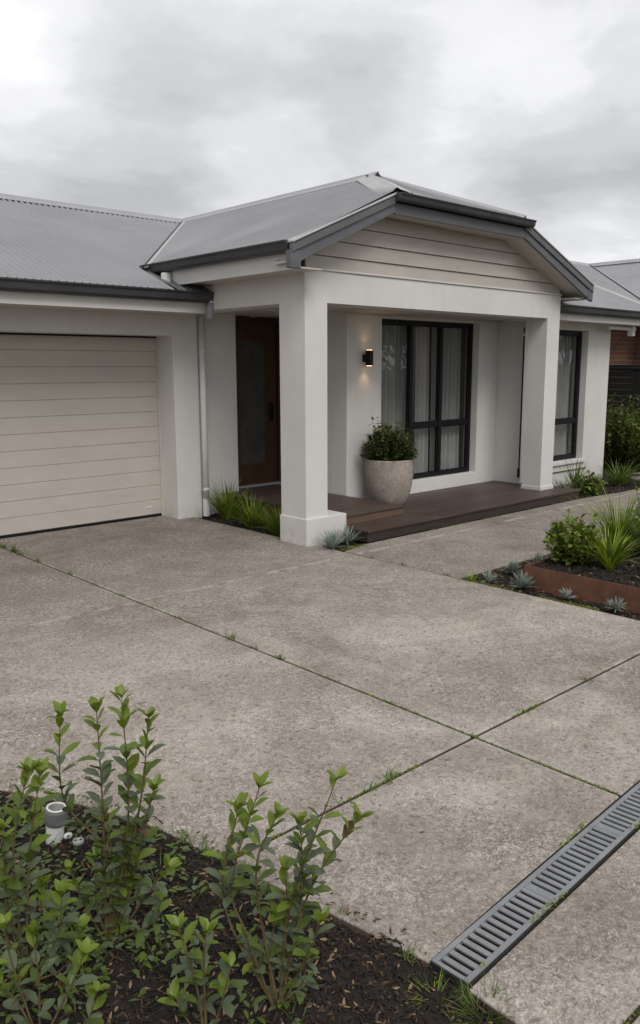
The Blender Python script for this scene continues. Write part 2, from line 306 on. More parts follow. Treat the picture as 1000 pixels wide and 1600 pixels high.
# ---------------------------------------------------------------- mesh helpers
class MB:
    def __init__(s): s.v = []; s.f = []; s.m = []
    def add(s, vs, fs, mi=0):
        k = len(s.v); s.v += [tuple(x) for x in vs]
        for f in fs: s.f.append(tuple(i+k for i in f)); s.m.append(mi)
    def box(s, x0, x1, y0, y1, z0, z1, mi=0):
        vs = [(x, y, z) for z in (z0, z1) for y in (y0, y1) for x in (x0, x1)]
        s.add(vs, [(0,2,3,1), (4,5,7,6), (0,1,5,4), (2,6,7,3), (0,4,6,2), (1,3,7,5)], mi); return s
    def ext(s, poly, vec, mi=0):
        n = len(poly); vec = Vector(vec); a = [Vector(p) for p in poly]; b = [p+vec for p in a]
        s.add(a+b, [tuple(range(n))[::-1], tuple(range(n, 2*n))]+[(i, (i+1) % n, n+(i+1) % n, n+i) for i in range(n)], mi); return s
    def tube(s, pts, r, n=8, mi=0, cap=True):
        pts = [Vector(p) for p in pts]; k = len(pts)
        rs = r if isinstance(r, (list, tuple)) else [r]*k
        vs = []
        prev = None
        for i, p in enumerate(pts):
            d = (pts[min(i+1, k-1)]-pts[max(i-1, 0)]).normalized()
            a = prev if prev is not None else (Vector((0,0,1)) if abs(d.z) < 0.9 else Vector((1,0,0)))
            u = (a-d*a.dot(d)).normalized(); prev = u; w2 = d.cross(u)
            for j in range(n):
                t = 2*math.pi*j/n; vs.append(p+(u*math.cos(t)+w2*math.sin(t))*rs[i])
        fs = [(i*n+j, i*n+(j+1) % n, (i+1)*n+(j+1) % n, (i+1)*n+j) for i in range(k-1) for j in range(n)]
        if cap: fs += [tuple(range(n))[::-1], tuple((k-1)*n+j for j in range(n))]
        s.add(vs, fs, mi); return s
    def lathe(s, prof, n=40, c=(0,0,0), mi=0):
        vs = [(c[0]+r*math.cos(2*math.pi*j/n), c[1]+r*math.sin(2*math.pi*j/n), c[2]+z) for r, z in prof for j in range(n)]
        k = len(prof)
        s.add(vs, [(i*n+j, i*n+(j+1) % n, (i+1)*n+(j+1) % n, (i+1)*n+j) for i in range(k-1) for j in range(n)]+[tuple(range(n))[::-1], tuple((k-1)*n+j for j in range(n))], mi); return s
    def leaf(s, base, d, up, ln, wd, mi=0, fold=0.25, curl=0.25):
        base = Vector(base); d = Vector(d).normalized(); side = d.cross(Vector(up))
        if side.length < 1e-4: side = d.cross(Vector((0.3, 0.8, 0.1)))
        side.normalize(); n = side.cross(d)
        prof = [(0.0, 0.06), (0.22, 0.62), (0.52, 1.0), (0.82, 0.74), (1.0, 0.05)]
        vs = []
        for t, ww in prof:
            c = base+d*(ln*t)-n*(curl*ln*t*t)
            h = wd*0.5*ww
            vs += [c-side*h+n*(fold*h), c, c+side*h+n*(fold*h)]
        fs = []
        for i in range(4):
            a = i*3; fs += [(a, a+1, a+4, a+3), (a+1, a+2, a+5, a+4)]
        s.add(vs, fs, mi)
    def card(s, base, d, up, ln, wd, mi=0):     # small rhombic leaf
        base = Vector(base); d = Vector(d).normalized(); side = d.cross(Vector(up))
        if side.length < 1e-4: side = d.cross(Vector((0.3, 0.8, 0.1)))
        side.normalize(); n = side.cross(d)
        m1 = base+d*ln*0.5; s.add([base, m1-side*wd*0.5+n*wd*0.12, base+d*ln, m1+side*wd*0.5+n*wd*0.12, m1], [(0,4,1), (1,4,2), (2,4,3), (3,4,0)], mi)
    def blade(s, base, az, lean, ln, wd, mi=0, seg=5, droop=1.0, fold=0.3, lift=0.0):
        base = Vector(base); h = Vector((math.cos(az), math.sin(az), 0)); side = Vector((-h.y, h.x, 0))
        p = base.copy(); a = lean; vs = []
        for i in range(seg+1):
            t = i/seg; wv = wd*0.5*(1-t**2.2)*(0.65+0.35*min(1, t*4)) if i < seg else wd*0.02
            n = h*math.cos(a)*-1+Vector((0,0,1))*math.sin(a) if False else Vector((0,0,1))
            vs += [p-side*wv+n*wv*fold, p, p+side*wv+n*wv*fold]
            d = h*math.sin(a)+Vector((0,0,1))*math.cos(a)
            p = p+d*(ln/seg); a += droop/seg
        fs = []
        for i in range(seg):
            k = i*3; fs += [(k, k+1, k+4, k+3), (k+1, k+2, k+5, k+4)]
        s.add(vs, fs, mi)
    def build(s, name, mats, parent=None, smooth=False, bevel=0.0, loc=None, label=None, cat=None, group=None, kind=None):
        me = bpy.data.meshes.new(name)
        org = Vector(loc) if loc is not None else None
        if parent is not None and org is None: org = WORLD_LOC.get(parent.name, Vector((0,0,0)))
        if org is None: org = Vector((0,0,0))
        me.from_pydata([(x-org.x, y-org.y, z-org.z) for x, y, z in s.v], [], s.f)
        for m in (mats if isinstance(mats, (list, tuple)) else [mats]): me.materials.append(M[m])
        me.polygons.foreach_set('material_index', s.m)
        if smooth: me.polygons.foreach_set('use_smooth', [True]*len(me.polygons))
        me.update()
        o = bpy.data.objects.new(name, me); COL.objects.link(o)
        if bevel:
            b = o.modifiers.new('bevel', 'BEVEL'); b.width = bevel; b.segments = 2; b.limit_method = 'ANGLE'; b.angle_limit = rad(40)
        if parent is not None: o.parent = parent; WORLD_LOC[o.name] = org
        elif org is not None: o.location = org; WORLD_LOC[o.name] = org
        if label: o['label'] = label
        if cat: o['category'] = cat
        if group: o['group'] = group
        if kind: o['kind'] = kind
        return o
WORLD_LOC = {}
def thing(name, label, cat, loc=(0,0,0), group=None):
    o = bpy.data.objects.new(name, None); COL.objects.link(o); o.location = loc; o.empty_display_size = 0.2
    o['label'] = label; o['category'] = cat; WORLD_LOC[o.name] = Vector(loc)
    if group: o['group'] = group
    return o
def dup(root, loc, rz, scale, label, group=None):
    r = root.copy(); COL.objects.link(r); r.location = loc; r.rotation_euler = (0, 0, rz); r.scale = (scale,)*3
    r['label'] = label
    if group: r['group'] = group
    for ch in list(root.children):
        c = ch.copy(); COL.objects.link(c); c.parent = r
        for g in list(ch.children):
            d = g.copy(); COL.objects.link(d); d.parent = c
    return r
def box(name, m, parent, *b, bevel=0.004, **k): return MB().box(*b).build(name, m, parent, bevel=bevel, **k)

def wall_open(mb, x0, x1, z0, z1, y0, y1, ops):
    """wall in the XZ plane between y0 and y1 with rectangular openings, welded"""
    xs = sorted({x0, x1, *[o[0] for o in ops], *[o[1] for o in ops]}); zs = sorted({z0, z1, *[max(z0, o[2]) for o in ops], *[o[3] for o in ops]})
    idx = {}
    def V(i, j, k):
        if (i, j, k) not in idx: idx[(i, j, k)] = len(mb.v); mb.v.append((xs[i], (y0, y1)[k], zs[j]))
        return idx[(i, j, k)]
    def solid(i, j):
        if i < 0 or j < 0 or i >= len(xs)-1 or j >= len(zs)-1: return False
        cx, cz = (xs[i]+xs[i+1])/2, (zs[j]+zs[j+1])/2
        return not any(o[0] < cx < o[1] and o[2] < cz < o[3] for o in ops)
    def F(*a): mb.f.append(a); mb.m.append(0)
    for i in range(len(xs)-1):
        for j in range(len(zs)-1):
            if not solid(i, j): continue
            F(V(i,j,0), V(i+1,j,0), V(i+1,j+1,0), V(i,j+1,0)); F(V(i,j,1), V(i,j+1,1), V(i+1,j+1,1), V(i+1,j,1))
            if not solid(i-1, j): F(V(i,j,0), V(i,j+1,0), V(i,j+1,1), V(i,j,1))
            if not solid(i+1, j): F(V(i+1,j,0), V(i+1,j,1), V(i+1,j+1,1), V(i+1,j+1,0))
            if not solid(i, j-1): F(V(i,j,0), V(i,j,1), V(i+1,j,1), V(i+1,j,0))
            if not solid(i, j+1): F(V(i,j+1,0), V(i+1,j+1,0), V(i+1,j+1,1), V(i,j+1,1))
    return mb

# ================================================================ GROUND
STR = dict(kind='structure')
MB().box(-400, 600, -400, 600, -0.6, -0.10).build('ground', 'lawn', **STR)
bed_curve = [(-5.0,4.3), (-1.5,4.15), (0.2,3.85), (0.75,3.55), (1.10,3.14), (1.30,2.79), (1.43,2.45), (1.49,2.10)]
bed_low = [(1.56,1.72), (1.630,1.31)]
def slab(poly): return [(x, y, -0.12) for x, y in poly], (0, 0, 0.12)
def dl(x): return 1.31+0.0516*(x-1.64)      # far edge of the drain
def dn(x): return 1.183+0.0480*(x-1.634)    # near edge
g = 0.009
slabs = [
 [(-5,5.1+g), (2.9-g,5.1+g), (2.9-g,7.93), (-5,7.93)],
 [(-5,7.94), (2.9-g,7.94), (2.9-g,8.3), (-5,8.3)],
 [(2.9+g,5.1+g), (5.13,5.1+g), (5.13,7.93), (2.9+g,7.93)],
 [(2.9+g,7.94), (5.13,7.94), (5.13,8.3), (2.9+g,8.3)],
 [(-5,5.1-g)]+bed_curve[:-1]+[(1.487,2.1+g), (2.9-g,2.1+g), (2.9-g,5.1-g)],
 [(2.9+g,2.1+g), (5.13,2.1+g), (5.13,5.1-g), (2.9+g,5.1-g)],
 [(1.492,2.1-g)]+bed_low+[(2.9-g,dl(2.9)+.012), (2.9-g,2.1-g)],
 [(2.9+g,2.1-g), (2.9+g,dl(2.9)+.012), (5.6,dl(5.6)+.012), (5.6,2.1-g)],
 [(1.628,dn(1.628)-.012), (1.625,0.82+g), (6,0.82+g), (6,dn(6)-.012)],
 [(1.625,0.82-g), (1.61,-2), (6,-2), (6,0.82-g)],
]
def slabmesh(name, polys, top=0.0, mname='concrete'):
    mb = MB()
    for p in polys:
        a = sum(p[i][0]*p[(i+1) % len(p)][1]-p[(i+1) % len(p)][0]*p[i][1] for i in range(len(p)))
        if a < 0: p = p[::-1]
        mb.ext([(x, y, -0.14) for x, y in p], (0, 0, 0.14+top))
    return mb.build(name, mname, bevel=0.006, **STR)
slabmesh('driveway', slabs)
slabmesh('path', [
 [(5.145,3.92), (7.34,3.90), (7.34,5.345), (5.45,5.345), (5.145,5.25)],
 [(7.352,3.3), (10.4,3.2), (10.4,5.25), (9.52,5.345), (7.352,5.345)],
 [(10.41,3.2), (17,3.2), (17,6.1), (11.75,6.1), (11.75,5.25), (10.41,5.25)],
])
_jf = [(-4.99,4.33)]+[(x+.02, y+.02) for x, y in bed_curve[1:]]+[(1.59,1.72), (1.645,1.30), (1.645,-1.99), (5.13,-1.99), (5.13,8.29), (-4.99,8.29)]
MB().ext([(x, y, -0.13) for x, y in _jf], (0, 0, 0.116)).build('joint_fill', 'joint', **STR)

# bumpy soil sheets
def soil(name, poly, z, seed=0, amp=0.02, step=0.05):
    xs = [p[0] for p in poly]; ys = [p[1] for p in poly]
    x0, x1, y0, y1 = min(xs), max(xs), min(ys), max(ys)
    def inside(x, y):
        c = False; n = len(poly)
        for i in range(n):
            a, b = poly[i], poly[(i+1) % n]
            if (a[1] > y) != (b[1] > y) and x < (b[0]-a[0])*(y-a[1])/(b[1]-a[1])+a[0]: c = not c
        return c
    nx, ny = int((x1-x0)/step)+1, int((y1-y0)/step)+1
    mb = MB(); idx = {}
    def V(i, j):
        if (i, j) not in idx:
            x, y = x0+i*(x1-x0)/nx, y0+j*(y1-y0)/ny
            idx[(i, j)] = len(mb.v); mb.v.append((x, y, z+amp*noise.noise(Vector((x*9+seed, y*9, 0)))+amp*1.2*noise.noise(Vector((x*2.5+seed, y*2.5, 3)))))
        return idx[(i, j)]
    for i in range(nx):
        for j in range(ny):
            if inside(x0+(i+.5)*(x1-x0)/nx, y0+(j+.5)*(y1-y0)/ny):
                mb.f.append((V(i,j), V(i+1,j), V(i+1,j+1), V(i,j+1))); mb.m.append(0)
    return mb.build(name, 'soil', smooth=True, **STR), inside
fore_poly = [(-5,4.3)]+bed_curve[1:]+bed_low+[(1.627,1.0), (1.60,-0.6), (-5,-0.6)]
def grow(poly, d=0.0): return poly
_, in_fore = soil('garden_bed', [(x+0.012, y+0.012) for x, y in fore_poly], -0.022, 1, 0.018, 0.04)
strip_poly = [(5.125,2.0), (5.40,2.0), (5.40,3.44), (7.345,3.44), (7.345,3.93), (5.125,3.93)]
_, in_strip = soil('garden_bed', strip_poly, -0.03, 5, 0.014)
_, in_side = soil('garden_bed', [(5.12,5.2), (5.62,5.2), (5.62,5.7), (5.9,5.7), (5.9,7.8), (5.12,7.8)], -0.025, 9, 0.012)
_, in_room = soil('garden_bed', [(9.45,5.33), (10.9,5.22), (11.8,5.30), (11.8,6.3), (9.45,6.3)], -0.01, 13, 0.015)
_, in_hedge = soil('garden_bed', [(11.7,5.9), (15,5.0), (15,8), (11.7,8)], 0.0, 17, 0.015, 0.1)

def chips(mb, inside, bounds, n, zfun, rnd, s=1.0, tan=0.06, brown=0.14, bias=None):
    for _ in range(n):
        for _t in range(20):
            x, y = rnd.uniform(bounds[0], bounds[1]), rnd.uniform(bounds[2], bounds[3])
            if inside(x, y): break
        else: continue
        ln = s*rnd.uniform(0.010, 0.034)*(1.3 if rnd.random() < 0.1 else 1); wd = s*rnd.uniform(0.004, 0.010); th = s*rnd.uniform(0.002, 0.005)
        az = rnd.uniform(0, 6.283); tilt = rnd.gauss(0, 0.35); roll = rnd.gauss(0, 0.5)
        d = Vector((math.cos(az)*math.cos(tilt), math.sin(az)*math.cos(tilt), math.sin(tilt)))
        sd_ = Vector((-math.sin(az), math.cos(az), 0)); u = d.cross(sd_)
        sd_, u = sd_*math.cos(roll)+u*math.sin(roll), u*math.cos(roll)-sd_*math.sin(roll)
        c = Vector((x, y, zfun(x, y)+rnd.uniform(-0.003, 0.010)))
        bend = u*rnd.uniform(-.25, .25)*ln
        r = rnd.random(); mi = 2 if r < tan else (1 if r < tan+brown else 0)
        a = c-d*ln*.5+bend; e = c+d*ln*.5+bend
        vs = [a-sd_*wd*.25, a+sd_*wd*.25, c-sd_*wd*.5, c+sd_*wd*.5, c-sd_*wd*.4+u*th, c+sd_*wd*.4+u*th, e-sd_*wd*.2, e+sd_*wd*.2]
        mb.add(vs, [(0,1,5,4), (4,5,7,6), (0,4,2), (2,4,6), (1,3,5), (3,7,5)], mi)
def zf(z, seed, amp): return lambda x, y: z+amp*noise.noise(Vector((x*9+seed, y*9, 0)))+amp*1.2*noise.noise(Vector((x*2.5+seed, y*2.5, 3)))
rnd = random.Random(4)
mb = MB()
chips(mb, in_fore, (0.35, 1.68, 0.85, 3.5), 21000, zf(-0.022, 1, 0.018), rnd, 1.0, 0.055, 0.15)
chips(mb, in_fore, (-1.4, .4, .4, 4.1), 9000, zf(-0.022, 1, 0.018), random.Random(5), 1.5, 0.055, 0.15)
chips(mb, in_strip, (5.12, 6.6, 2.2, 3.93), 2600, zf(-0.03, 5, 0.014), rnd, 1.3, 0.06, 0.2)
chips(mb, in_side, (5.12, 5.9, 5.2, 7.8), 1500, zf(-0.025, 9, 0.012), rnd, 1.6, 0.02, 0.1)
chips(mb, in_room, (9.45, 11.8, 5.2, 6.2), 900, zf(-0.01, 13, 0.015), rnd, 2.2, 0.03, 0.1)
def spill(x, y):
    if in_fore(x, y): return False
    return min(math.hypot(x-a, y-b_) for a, b_ in EDGE) < abs(rnd.gauss(0, .045))
EDGE = [(a[0]+(b_[0]-a[0])*k/12, a[1]+(b_[1]-a[1])*k/12) for a, b_ in zip(bed_curve[2:]+bed_low[:1], bed_curve[3:]+bed_low) for k in range(12)]
chips(mb, spill, (.9, 1.8, 1.3, 3.5), 260, lambda x, y: .004, rnd, .75, .25, .35)
mb.build('mulch', ['chipdark', 'chipbrown', 'chiptan'], kind='stuff')

# ================================================================ HOUSE
H0 = (5.0, 8.0, 0.0)
house = thing('house', 'single storey white rendered house with grey corrugated roof and gabled portico', 'house', H0)
def hp(name, m, *b, **k): return box(name, m, house, *b, **k)
W = 'render'
wall_open(MB(), -1.6, 5.25, -0.12, 2.60, 7.70, 8.10, [(0.05, 4.93, -0.2, 2.025)]).build('wall', W, house, bevel=0.006)
hp('wall', W, 5.25, 5.83, 7.765, 8.10, -0.12, 2.60)
hp('wall', W, 5.83, 7.25, 8.045, 8.20, 0.0, 2.60)
wall_open(MB(), 6.52, 9.40, -0.05, 2.60, 6.62, 6.84, [(7.09, 8.97, 0.275, 2.245)]).build('wall', W, house, bevel=0.005)
hp('wall', W, 6.52, 6.76, 6.84, 7.25, -0.05, 2.6)
hp('wall', W, 6.90, 7.06, 7.02, 8.045, -0.05, 2.6)
hp('wall', W, 9.40, 9.60, 6.44, 6.86, -0.05, 2.62)
wall_open(MB(), 9.40, 11.66, -0.12, 2.60, 6.20, 6.44, [(10.17, 11.02, 0.335, 2.19)]).build('wall', W, house, bevel=0.005)
hp('wall', W, 11.44, 11.66, 6.44, 12.0, -0.12, 2.61)
hp('wall', W, -1.6, 11.66, 12.0, 12.2, -0.12, 2.6)
hp('wall', W, -1.8, -1.6, 7.70, 12.2, -0.12, 2.6)
# interior shell seen through the glass
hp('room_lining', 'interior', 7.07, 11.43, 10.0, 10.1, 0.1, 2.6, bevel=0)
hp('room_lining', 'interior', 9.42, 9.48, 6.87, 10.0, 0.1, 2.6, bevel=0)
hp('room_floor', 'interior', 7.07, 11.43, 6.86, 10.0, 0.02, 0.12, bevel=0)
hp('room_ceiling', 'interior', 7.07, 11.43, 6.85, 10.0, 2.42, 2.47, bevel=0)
# portico columns
def column(x0, x1, y0, y1, zb):
    c = hp('column', W, x0, x1, y0, y1, zb, 2.56, bevel=0.0); return c
c1 = column(5.035, 5.315, 5.66, 6.02, 0.2)
box('column_base', W, c1, 5.02, 5.55, 5.635, 6.03, -0.12, 0.262, bevel=0.006)
c2 = column(9.05, 9.33, 5.66, 5.93, 0.05)
box('column_base', W, c2, 9.04, 9.345, 5.645, 5.94, 0.0, 0.165, bevel=0.004)
hp('beam', W, 5.315, 9.05, 5.66, 5.94, 2.27, 2.56, bevel=0.0)
hp('beam', W, 5.035, 5.315, 6.02, 8.04, 2.27, 2.56, bevel=0.0)
hp('beam', W, 9.05, 9.33, 5.93, 6.30, 2.27, 2.56, bevel=0.0)
hp('ceiling', 'cream', 5.25, 9.5, 5.90, 8.15, 2.288, 2.31, bevel=0)
mb = MB()
for x in (6.2, 7.4, 8.6): mb.box(x-.02, x+.02, 5.94, 8.0, 2.279, 2.29)
mb.box(5.316, 9.4, 6.58, 6.62, 2.262, 2.288)
mb.build('ceiling_batten', 'cream', house, bevel=0.002)
# black strip standing in for the shaded gap by the column; pale bracket
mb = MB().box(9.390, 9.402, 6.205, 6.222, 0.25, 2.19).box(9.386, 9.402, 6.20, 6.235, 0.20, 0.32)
mb.build('shade_slit_strip', 'black', house)
box('bracket', 'pipe', house, 9.380, 9.389, 6.20, 6.226, 2.08, 2.12, bevel=0.002)
box('weep_strip', 'step', house, 9.9, 11.12, 6.185, 6.199, 0.185, 0.20, bevel=0.002)

# gable weatherboards
S1 = 0.46; zL = lambda x: 2.70+S1*(x-4.65)
S2 = (zL(7.0)-2.66)/(9.63-7.0); zR = lambda x: 2.66+S2*(9.63-x)
BL, BR, ZB = 5.95, 8.09, 3.262
S2F = (3.255-2.66)/(9.63-8.09)      # rake of the right barge board
zRF = lambda x: 2.66+S2F*(9.63-x)
def zR2(x, y):
    t = min(1, max(0, (y-5.40)/1.32)); return zRF(x)*(1-t)+zR(x)*t
gb = thing_dummy = None
mb = MB(); z = 2.545; k = 0
while z < 3.2:
    z1 = min(z+0.142, 3.25)
    def xl(zz): return max(5.05, 4.65+(zz-2.70+0.10)/S1)
    def xr(zz): return min(9.32, 9.63-(zz-2.66+0.10)/S2F)
    a, b_ = z, z1
    P = [(xl(a), a), (xr(a), a), (xr(b_), b_), (xl(b_), b_)]
    y_bot, y_top = 5.655, 5.672
    vs = [(P[0][0], y_bot, P[0][1]+.006), (P[1][0], y_bot, P[1][1]+.006), (P[2][0], y_top, P[2][1]), (P[3][0], y_top, P[3][1]),
          (P[0][0], 5.70, P[0][1]+.006), (P[1][0], 5.70, P[1][1]+.006), (P[2][0], 5.70, P[2][1]+.006), (P[3][0], 5.70, P[3][1]+.006)]
    mb.add(vs, [(0,1,2,3), (0,4,5,1), (0,3,7,4), (1,5,6,2), (4,7,6,5)])
    z = z1
mb.build('weatherboards', 'weatherboard', house)
hp('ledge_trim', 'fascia', 5.03, 9.335, 5.645, 5.68, 2.557, 2.572, bevel=0.002)
# gable soffits (raked left, raked right, flat under the clipped part)
def sof(name, poly, vec=(0,0,0.02)): MB().ext(poly, vec).build(name, 'cream', house)
dz = 0.155
sof('soffit', [(4.70,5.43,zL(4.70)-dz), (4.70,5.70,zL(4.70)-dz), (BL,5.70,zL(BL)-dz-.02), (BL,5.43,zL(BL)-dz-.02)])
sof('soffit', [(BR,5.43,zRF(BR)-dz), (BR,5.70,zRF(BR)-dz), (9.60,5.70,zRF(9.60)-dz), (9.60,5.43,zRF(9.60)-dz)])
sof('soffit', [(BL,5.43,zL(BL)-dz-.02), (BL,5.70,zL(BL)-dz-.02), (BR,5.70,zRF(BR)-dz), (BR,5.43,zRF(BR)-dz)])
# barge boards: lower board + upper moulding + metal roll
def barge(p0, p1, y=5.40):
    (x0, z0), (x1, z1) = p0, p1
    b = MB().ext([(x0,y,z0-.185), (x1,y,z1-.155), (x1,y,z1-.052), (x0,y,z0-.052)], (0, 0.03, 0)).build('bargeboard', 'barge', house, bevel=0.003)
    MB().ext([(x0,y-.018,z0-.075), (x1,y-.018,z1-.075), (x1,y-.018,z1-.004), (x0,y-.018,z0-.004)], (0, 0.05, 0)).build('barge_mould', 'barge', b, bevel=0.006)
    MB().ext([(x0,y-.03,z0+.002), (x1,y-.03,z1+.002), (x1,y-.03,z1+.022), (x0,y-.03,z0+.022)], (0, 0.14, 0)).build('barge_cap', 'flash', b, bevel=0.008)
barge((4.66, zL(4.66)+.01), (BL, zL(BL)-.03)); barge((9.63, zRF(9.63)+.005), (BR, ZB-.005))
MB().ext([(BL,5.40,ZB-.165), (BR,5.40,ZB-.165), (BR,5.40,ZB-.06), (BL,5.40,ZB-.06)], (0, 0.03, 0)).build('bargeboard', 'barge', house, bevel=0.003)
MB().box(4.645, 4.76, 5.392, 5.46, 2.515, 2.66).build('barge_end', 'barge', house, bevel=0.003)
MB().ext([(9.52,5.394,2.51), (9.635,5.394,2.49), (9.635,5.394,2.63), (9.52,5.394,2.63)], (0,0.05,0)).build('barge_end', 'barge', house, bevel=0.003)

# gutters: open quad profile swept along an axis
def gutter(p0, p1, out, top, h=0.105, wdt=0.115, name='gutter'):
    p0, p1, out = Vector(p0), Vector(p1), Vector(out).normalized(); top += .018
    prof = [(0,0), (0,-h), (wdt*.62,-h), (wdt*.80,-h*.78), (wdt*.86,-h*.30), (wdt,-h*.12), (wdt,0.0), (wdt-.012,0.0), (wdt-.012,-h*.10), (wdt*.80,-h*.25), (wdt*.72,-h*.74), (wdt*.58,-h+.006), (.006,-h+.006), (.006,0)]
    mb = MB(); poly = [p0+out*a+Vector((0,0,top+b)) for a, b in prof]
    mb.ext(poly, p1-p0)
    # closed ends
    cap = [out*a+Vector((0,0,top+b)) for a, b in prof[:7]]
    d = (p1-p0).normalized()
    for q, sg in ((p0, -1), (p1, 1)): mb.ext([q+c for c in cap], d*0.004*sg)
    return mb.build(name, 'gutter', house)
gutter((-2.0,7.165,0), (5.035,7.165,0), (0,-1,0), 2.425)
gutter((4.745,5.46,0), (4.745,7.82,0), (-1,0,0), 2.728, 0.09)
gutter((9.36,5.80,0), (12.3,5.80,0), (0,-1,0), 2.445)
gutter((BL-.02,5.385,0), (BR+.07,5.385,0), (0,-1,0), ZB-.002, 0.07, 0.09)
gutter((9.56,5.46,0), (9.56,7.0,0), (1,0,0), 2.675)
# fascias and eave soffits
hp('fascia', 'fascia', -2.0, 5.034, 7.166, 7.19, 2.235, 2.40, bevel=0.002)
hp('soffit', 'cream', -2.0, 5.034, 7.19, 7.70, 2.242, 2.255, bevel=0)
hp('fascia', 'fascia', 4.746, 4.768, 5.462, 7.75, 2.515, 2.69, bevel=0.002)
hp('soffit', 'cream', 4.768, 5.035, 5.432, 7.6, 2.522, 2.535, bevel=0)
hp('fascia', 'fascia', 9.345, 12.3, 5.801, 5.825, 2.275, 2.41, bevel=0.002)
hp('soffit', 'cream', 9.331, 12.3, 5.825, 6.20, 2.282, 2.295, bevel=0)
hp('fascia', 'fascia', 9.538, 9.559, 5.462, 6.9, 2.50, 2.65, bevel=0.002)
hp('soffit', 'cream', 9.33, 9.538, 5.46, 6.9, 2.508, 2.52, bevel=0)

# corrugated roofs
PITCH = 0.076
def corr(name, lines, u0, u1, vr, zf_, parent=house, m='roof', amp=0.019, flat=False):
    """lines: 'x' = ridges run along y, stepping in x; 'y' = ridges run along x, stepping in y"""
    mb = MB(); n = int((u1-u0)/(PITCH/6)); prev = None
    for i in range(n+1):
        u = u0+(u1-u0)*i/n
        a, b_ = vr(u)
        if b_-a < 1e-4: prev = None; continue
        o = amp*math.sin(2*math.pi*u/PITCH)
        pts = []
        for v in (a, b_):
            x, y = (u, v) if lines == 'x' else (v, u)
            pts.append((x, y, zf_(x, y)+o))
        k = len(mb.v); mb.v += pts
        if prev is not None: mb.f.append((prev, k, k+1, prev+1)); mb.m.append(0)
        prev = k
    return mb.build(name, m, parent, smooth=True)
SG = 0.39; zG = lambda x, y: 2.435+SG*(y-7.08)
RZ = zL(7.0); YR = 7.08+(RZ-2.435)/SG           # main ridge
ZW = lambda x, y: 2.455+0.42*(y-5.72)
yv = lambda x: 7.08+(zL(x)-2.435)/SG            # valley
def vg(x):
    if x < 4.64: return (7.08, YR)
    return (max(yv(x), 7.08), YR) if x < 7.0 else (0, 0)
rf = corr('roof', 'x', -2.0, 7.0, vg, zG)
corr('roof', 'x', 4.64, 5.032, lambda x: (7.08, 7.75), zG)
def vl(y):
    lo = 4.685 if y < yv(4.685) else 4.65+((2.435+SG*(y-7.08))-2.70)/S1
    hi = 7.0 if y > 6.72 else BL+(y-5.40)*(7.0-BL)/(6.72-5.40)
    return (lo, hi)
rp = corr('roof', 'y', 5.40, YR, vl, lambda x, y: zL(x)+.012)
def vr_(y):
    lo = 7.0 if y > 6.72 else BR-(y-5.40)*(BR-7.0)/(6.72-5.40)
    return (lo, 9.655)
corr('roof', 'y', 5.40, 9.9, vr_, lambda x, y: zR2(x, y)+.012)
hs = (RZ-ZB)/(6.72-5.40)
def vh(x):
    hi = 5.40+(x-BL)*(6.72-5.40)/(7.0-BL) if x < 7.0 else 5.40+(BR-x)*(6.72-5.40)/(BR-7.0)
    return (5.36, max(hi, 5.361))
corr('roof', 'x', BL, BR, vh, lambda x, y: ZB+.03+hs*(y-5.40))
corr('roof', 'x', 7.2, 12.3, lambda x: (6.75 if x < 9.345 else 5.70, 8.9), ZW)
# back slopes
zb0 = ZW(0, 8.9)
MB().ext([(7.2,8.9,zb0), (12.3,8.9,zb0), (12.3,12.5,2.4), (7.2,12.5,2.4)], (0,0,0.02)).build('roof', 'roof', house)
MB().ext([(-2.0,YR,RZ), (7.3,YR,RZ), (7.3,12.6,RZ-.8), (-2.0,12.6,RZ-.8)], (0,0,0.02)).build('roof', 'roof', house)
# valley flashing with dark edge
def strip(name, pts, wdt, m, up=0.016, side=(0,0,0)):
    pass
def fold_cap(name, a, b_, sa, sb, wdt, m, parent, rise=0.02):
    """ridge/hip cap: a->b centre line, sa/sb unit-ish vectors running down each slope"""
    a, b_, sa, sb = Vector(a), Vector(b_), Vector(sa).normalized(), Vector(sb).normalized(); up = Vector((0,0,1))
    mb = MB(); sec = [sa*wdt+up*.001, sa*(wdt*.99)+up*.010, sa*.035+up*.016, up*(.016+rise), sb*.035+up*.016, sb*(wdt*.99)+up*.010, sb*wdt+up*.001]
    n = len(sec); vs = [a+s for s in sec]+[b_+s for s in sec]
    mb.add(vs, [(i, i+1, n+i+1, n+i) for i in range(n-1)])
    mb.add([a+sec[0], a+sec[2], a+sec[3], a+sec[4], a+sec[6]], [(0,1,2,3,4)])
    return mb.build(name, m, parent)
fold_cap('ridge_cap', (-2.0,YR,RZ+.014), (7.0,YR,RZ+.014), (0,-1,-SG), (0,1,-.4), 0.15, 'ridge', rf)
fold_cap('ridge_cap', (7.0,YR+.1,RZ+.024), (7.0,6.62,RZ+.024), (-1,0,-S1), (1,0,-S2), 0.15, 'ridge', rp)
fold_cap('hip_cap', (7.0,6.74,RZ+.034), (BL,5.38,ZB+.045), (-0.55,.62,-.25), (.75,-.30,-.12), 0.17, 'flash', rp, 0.012)
fold_cap('hip_cap', (7.0,6.74,RZ+.034), (BR,5.38,ZB+.045), (0.62,.55,-.26), (-.75,-.30,-.12), 0.15, 'ridge', rp, 0.012)
fold_cap('ridge_cap', (7.2,8.9,zb0+.012), (12.33,8.9,zb0+.012), (0,-1,-.42), (0,1,-.38), 0.15, 'ridge', rf)
fold_cap('rake_trim', (12.3,5.70,ZW(0,5.70)+.01), (12.3,8.95,zb0+.012), (-1,0,0), (1,0,-.9), 0.07, 'flash', rf)
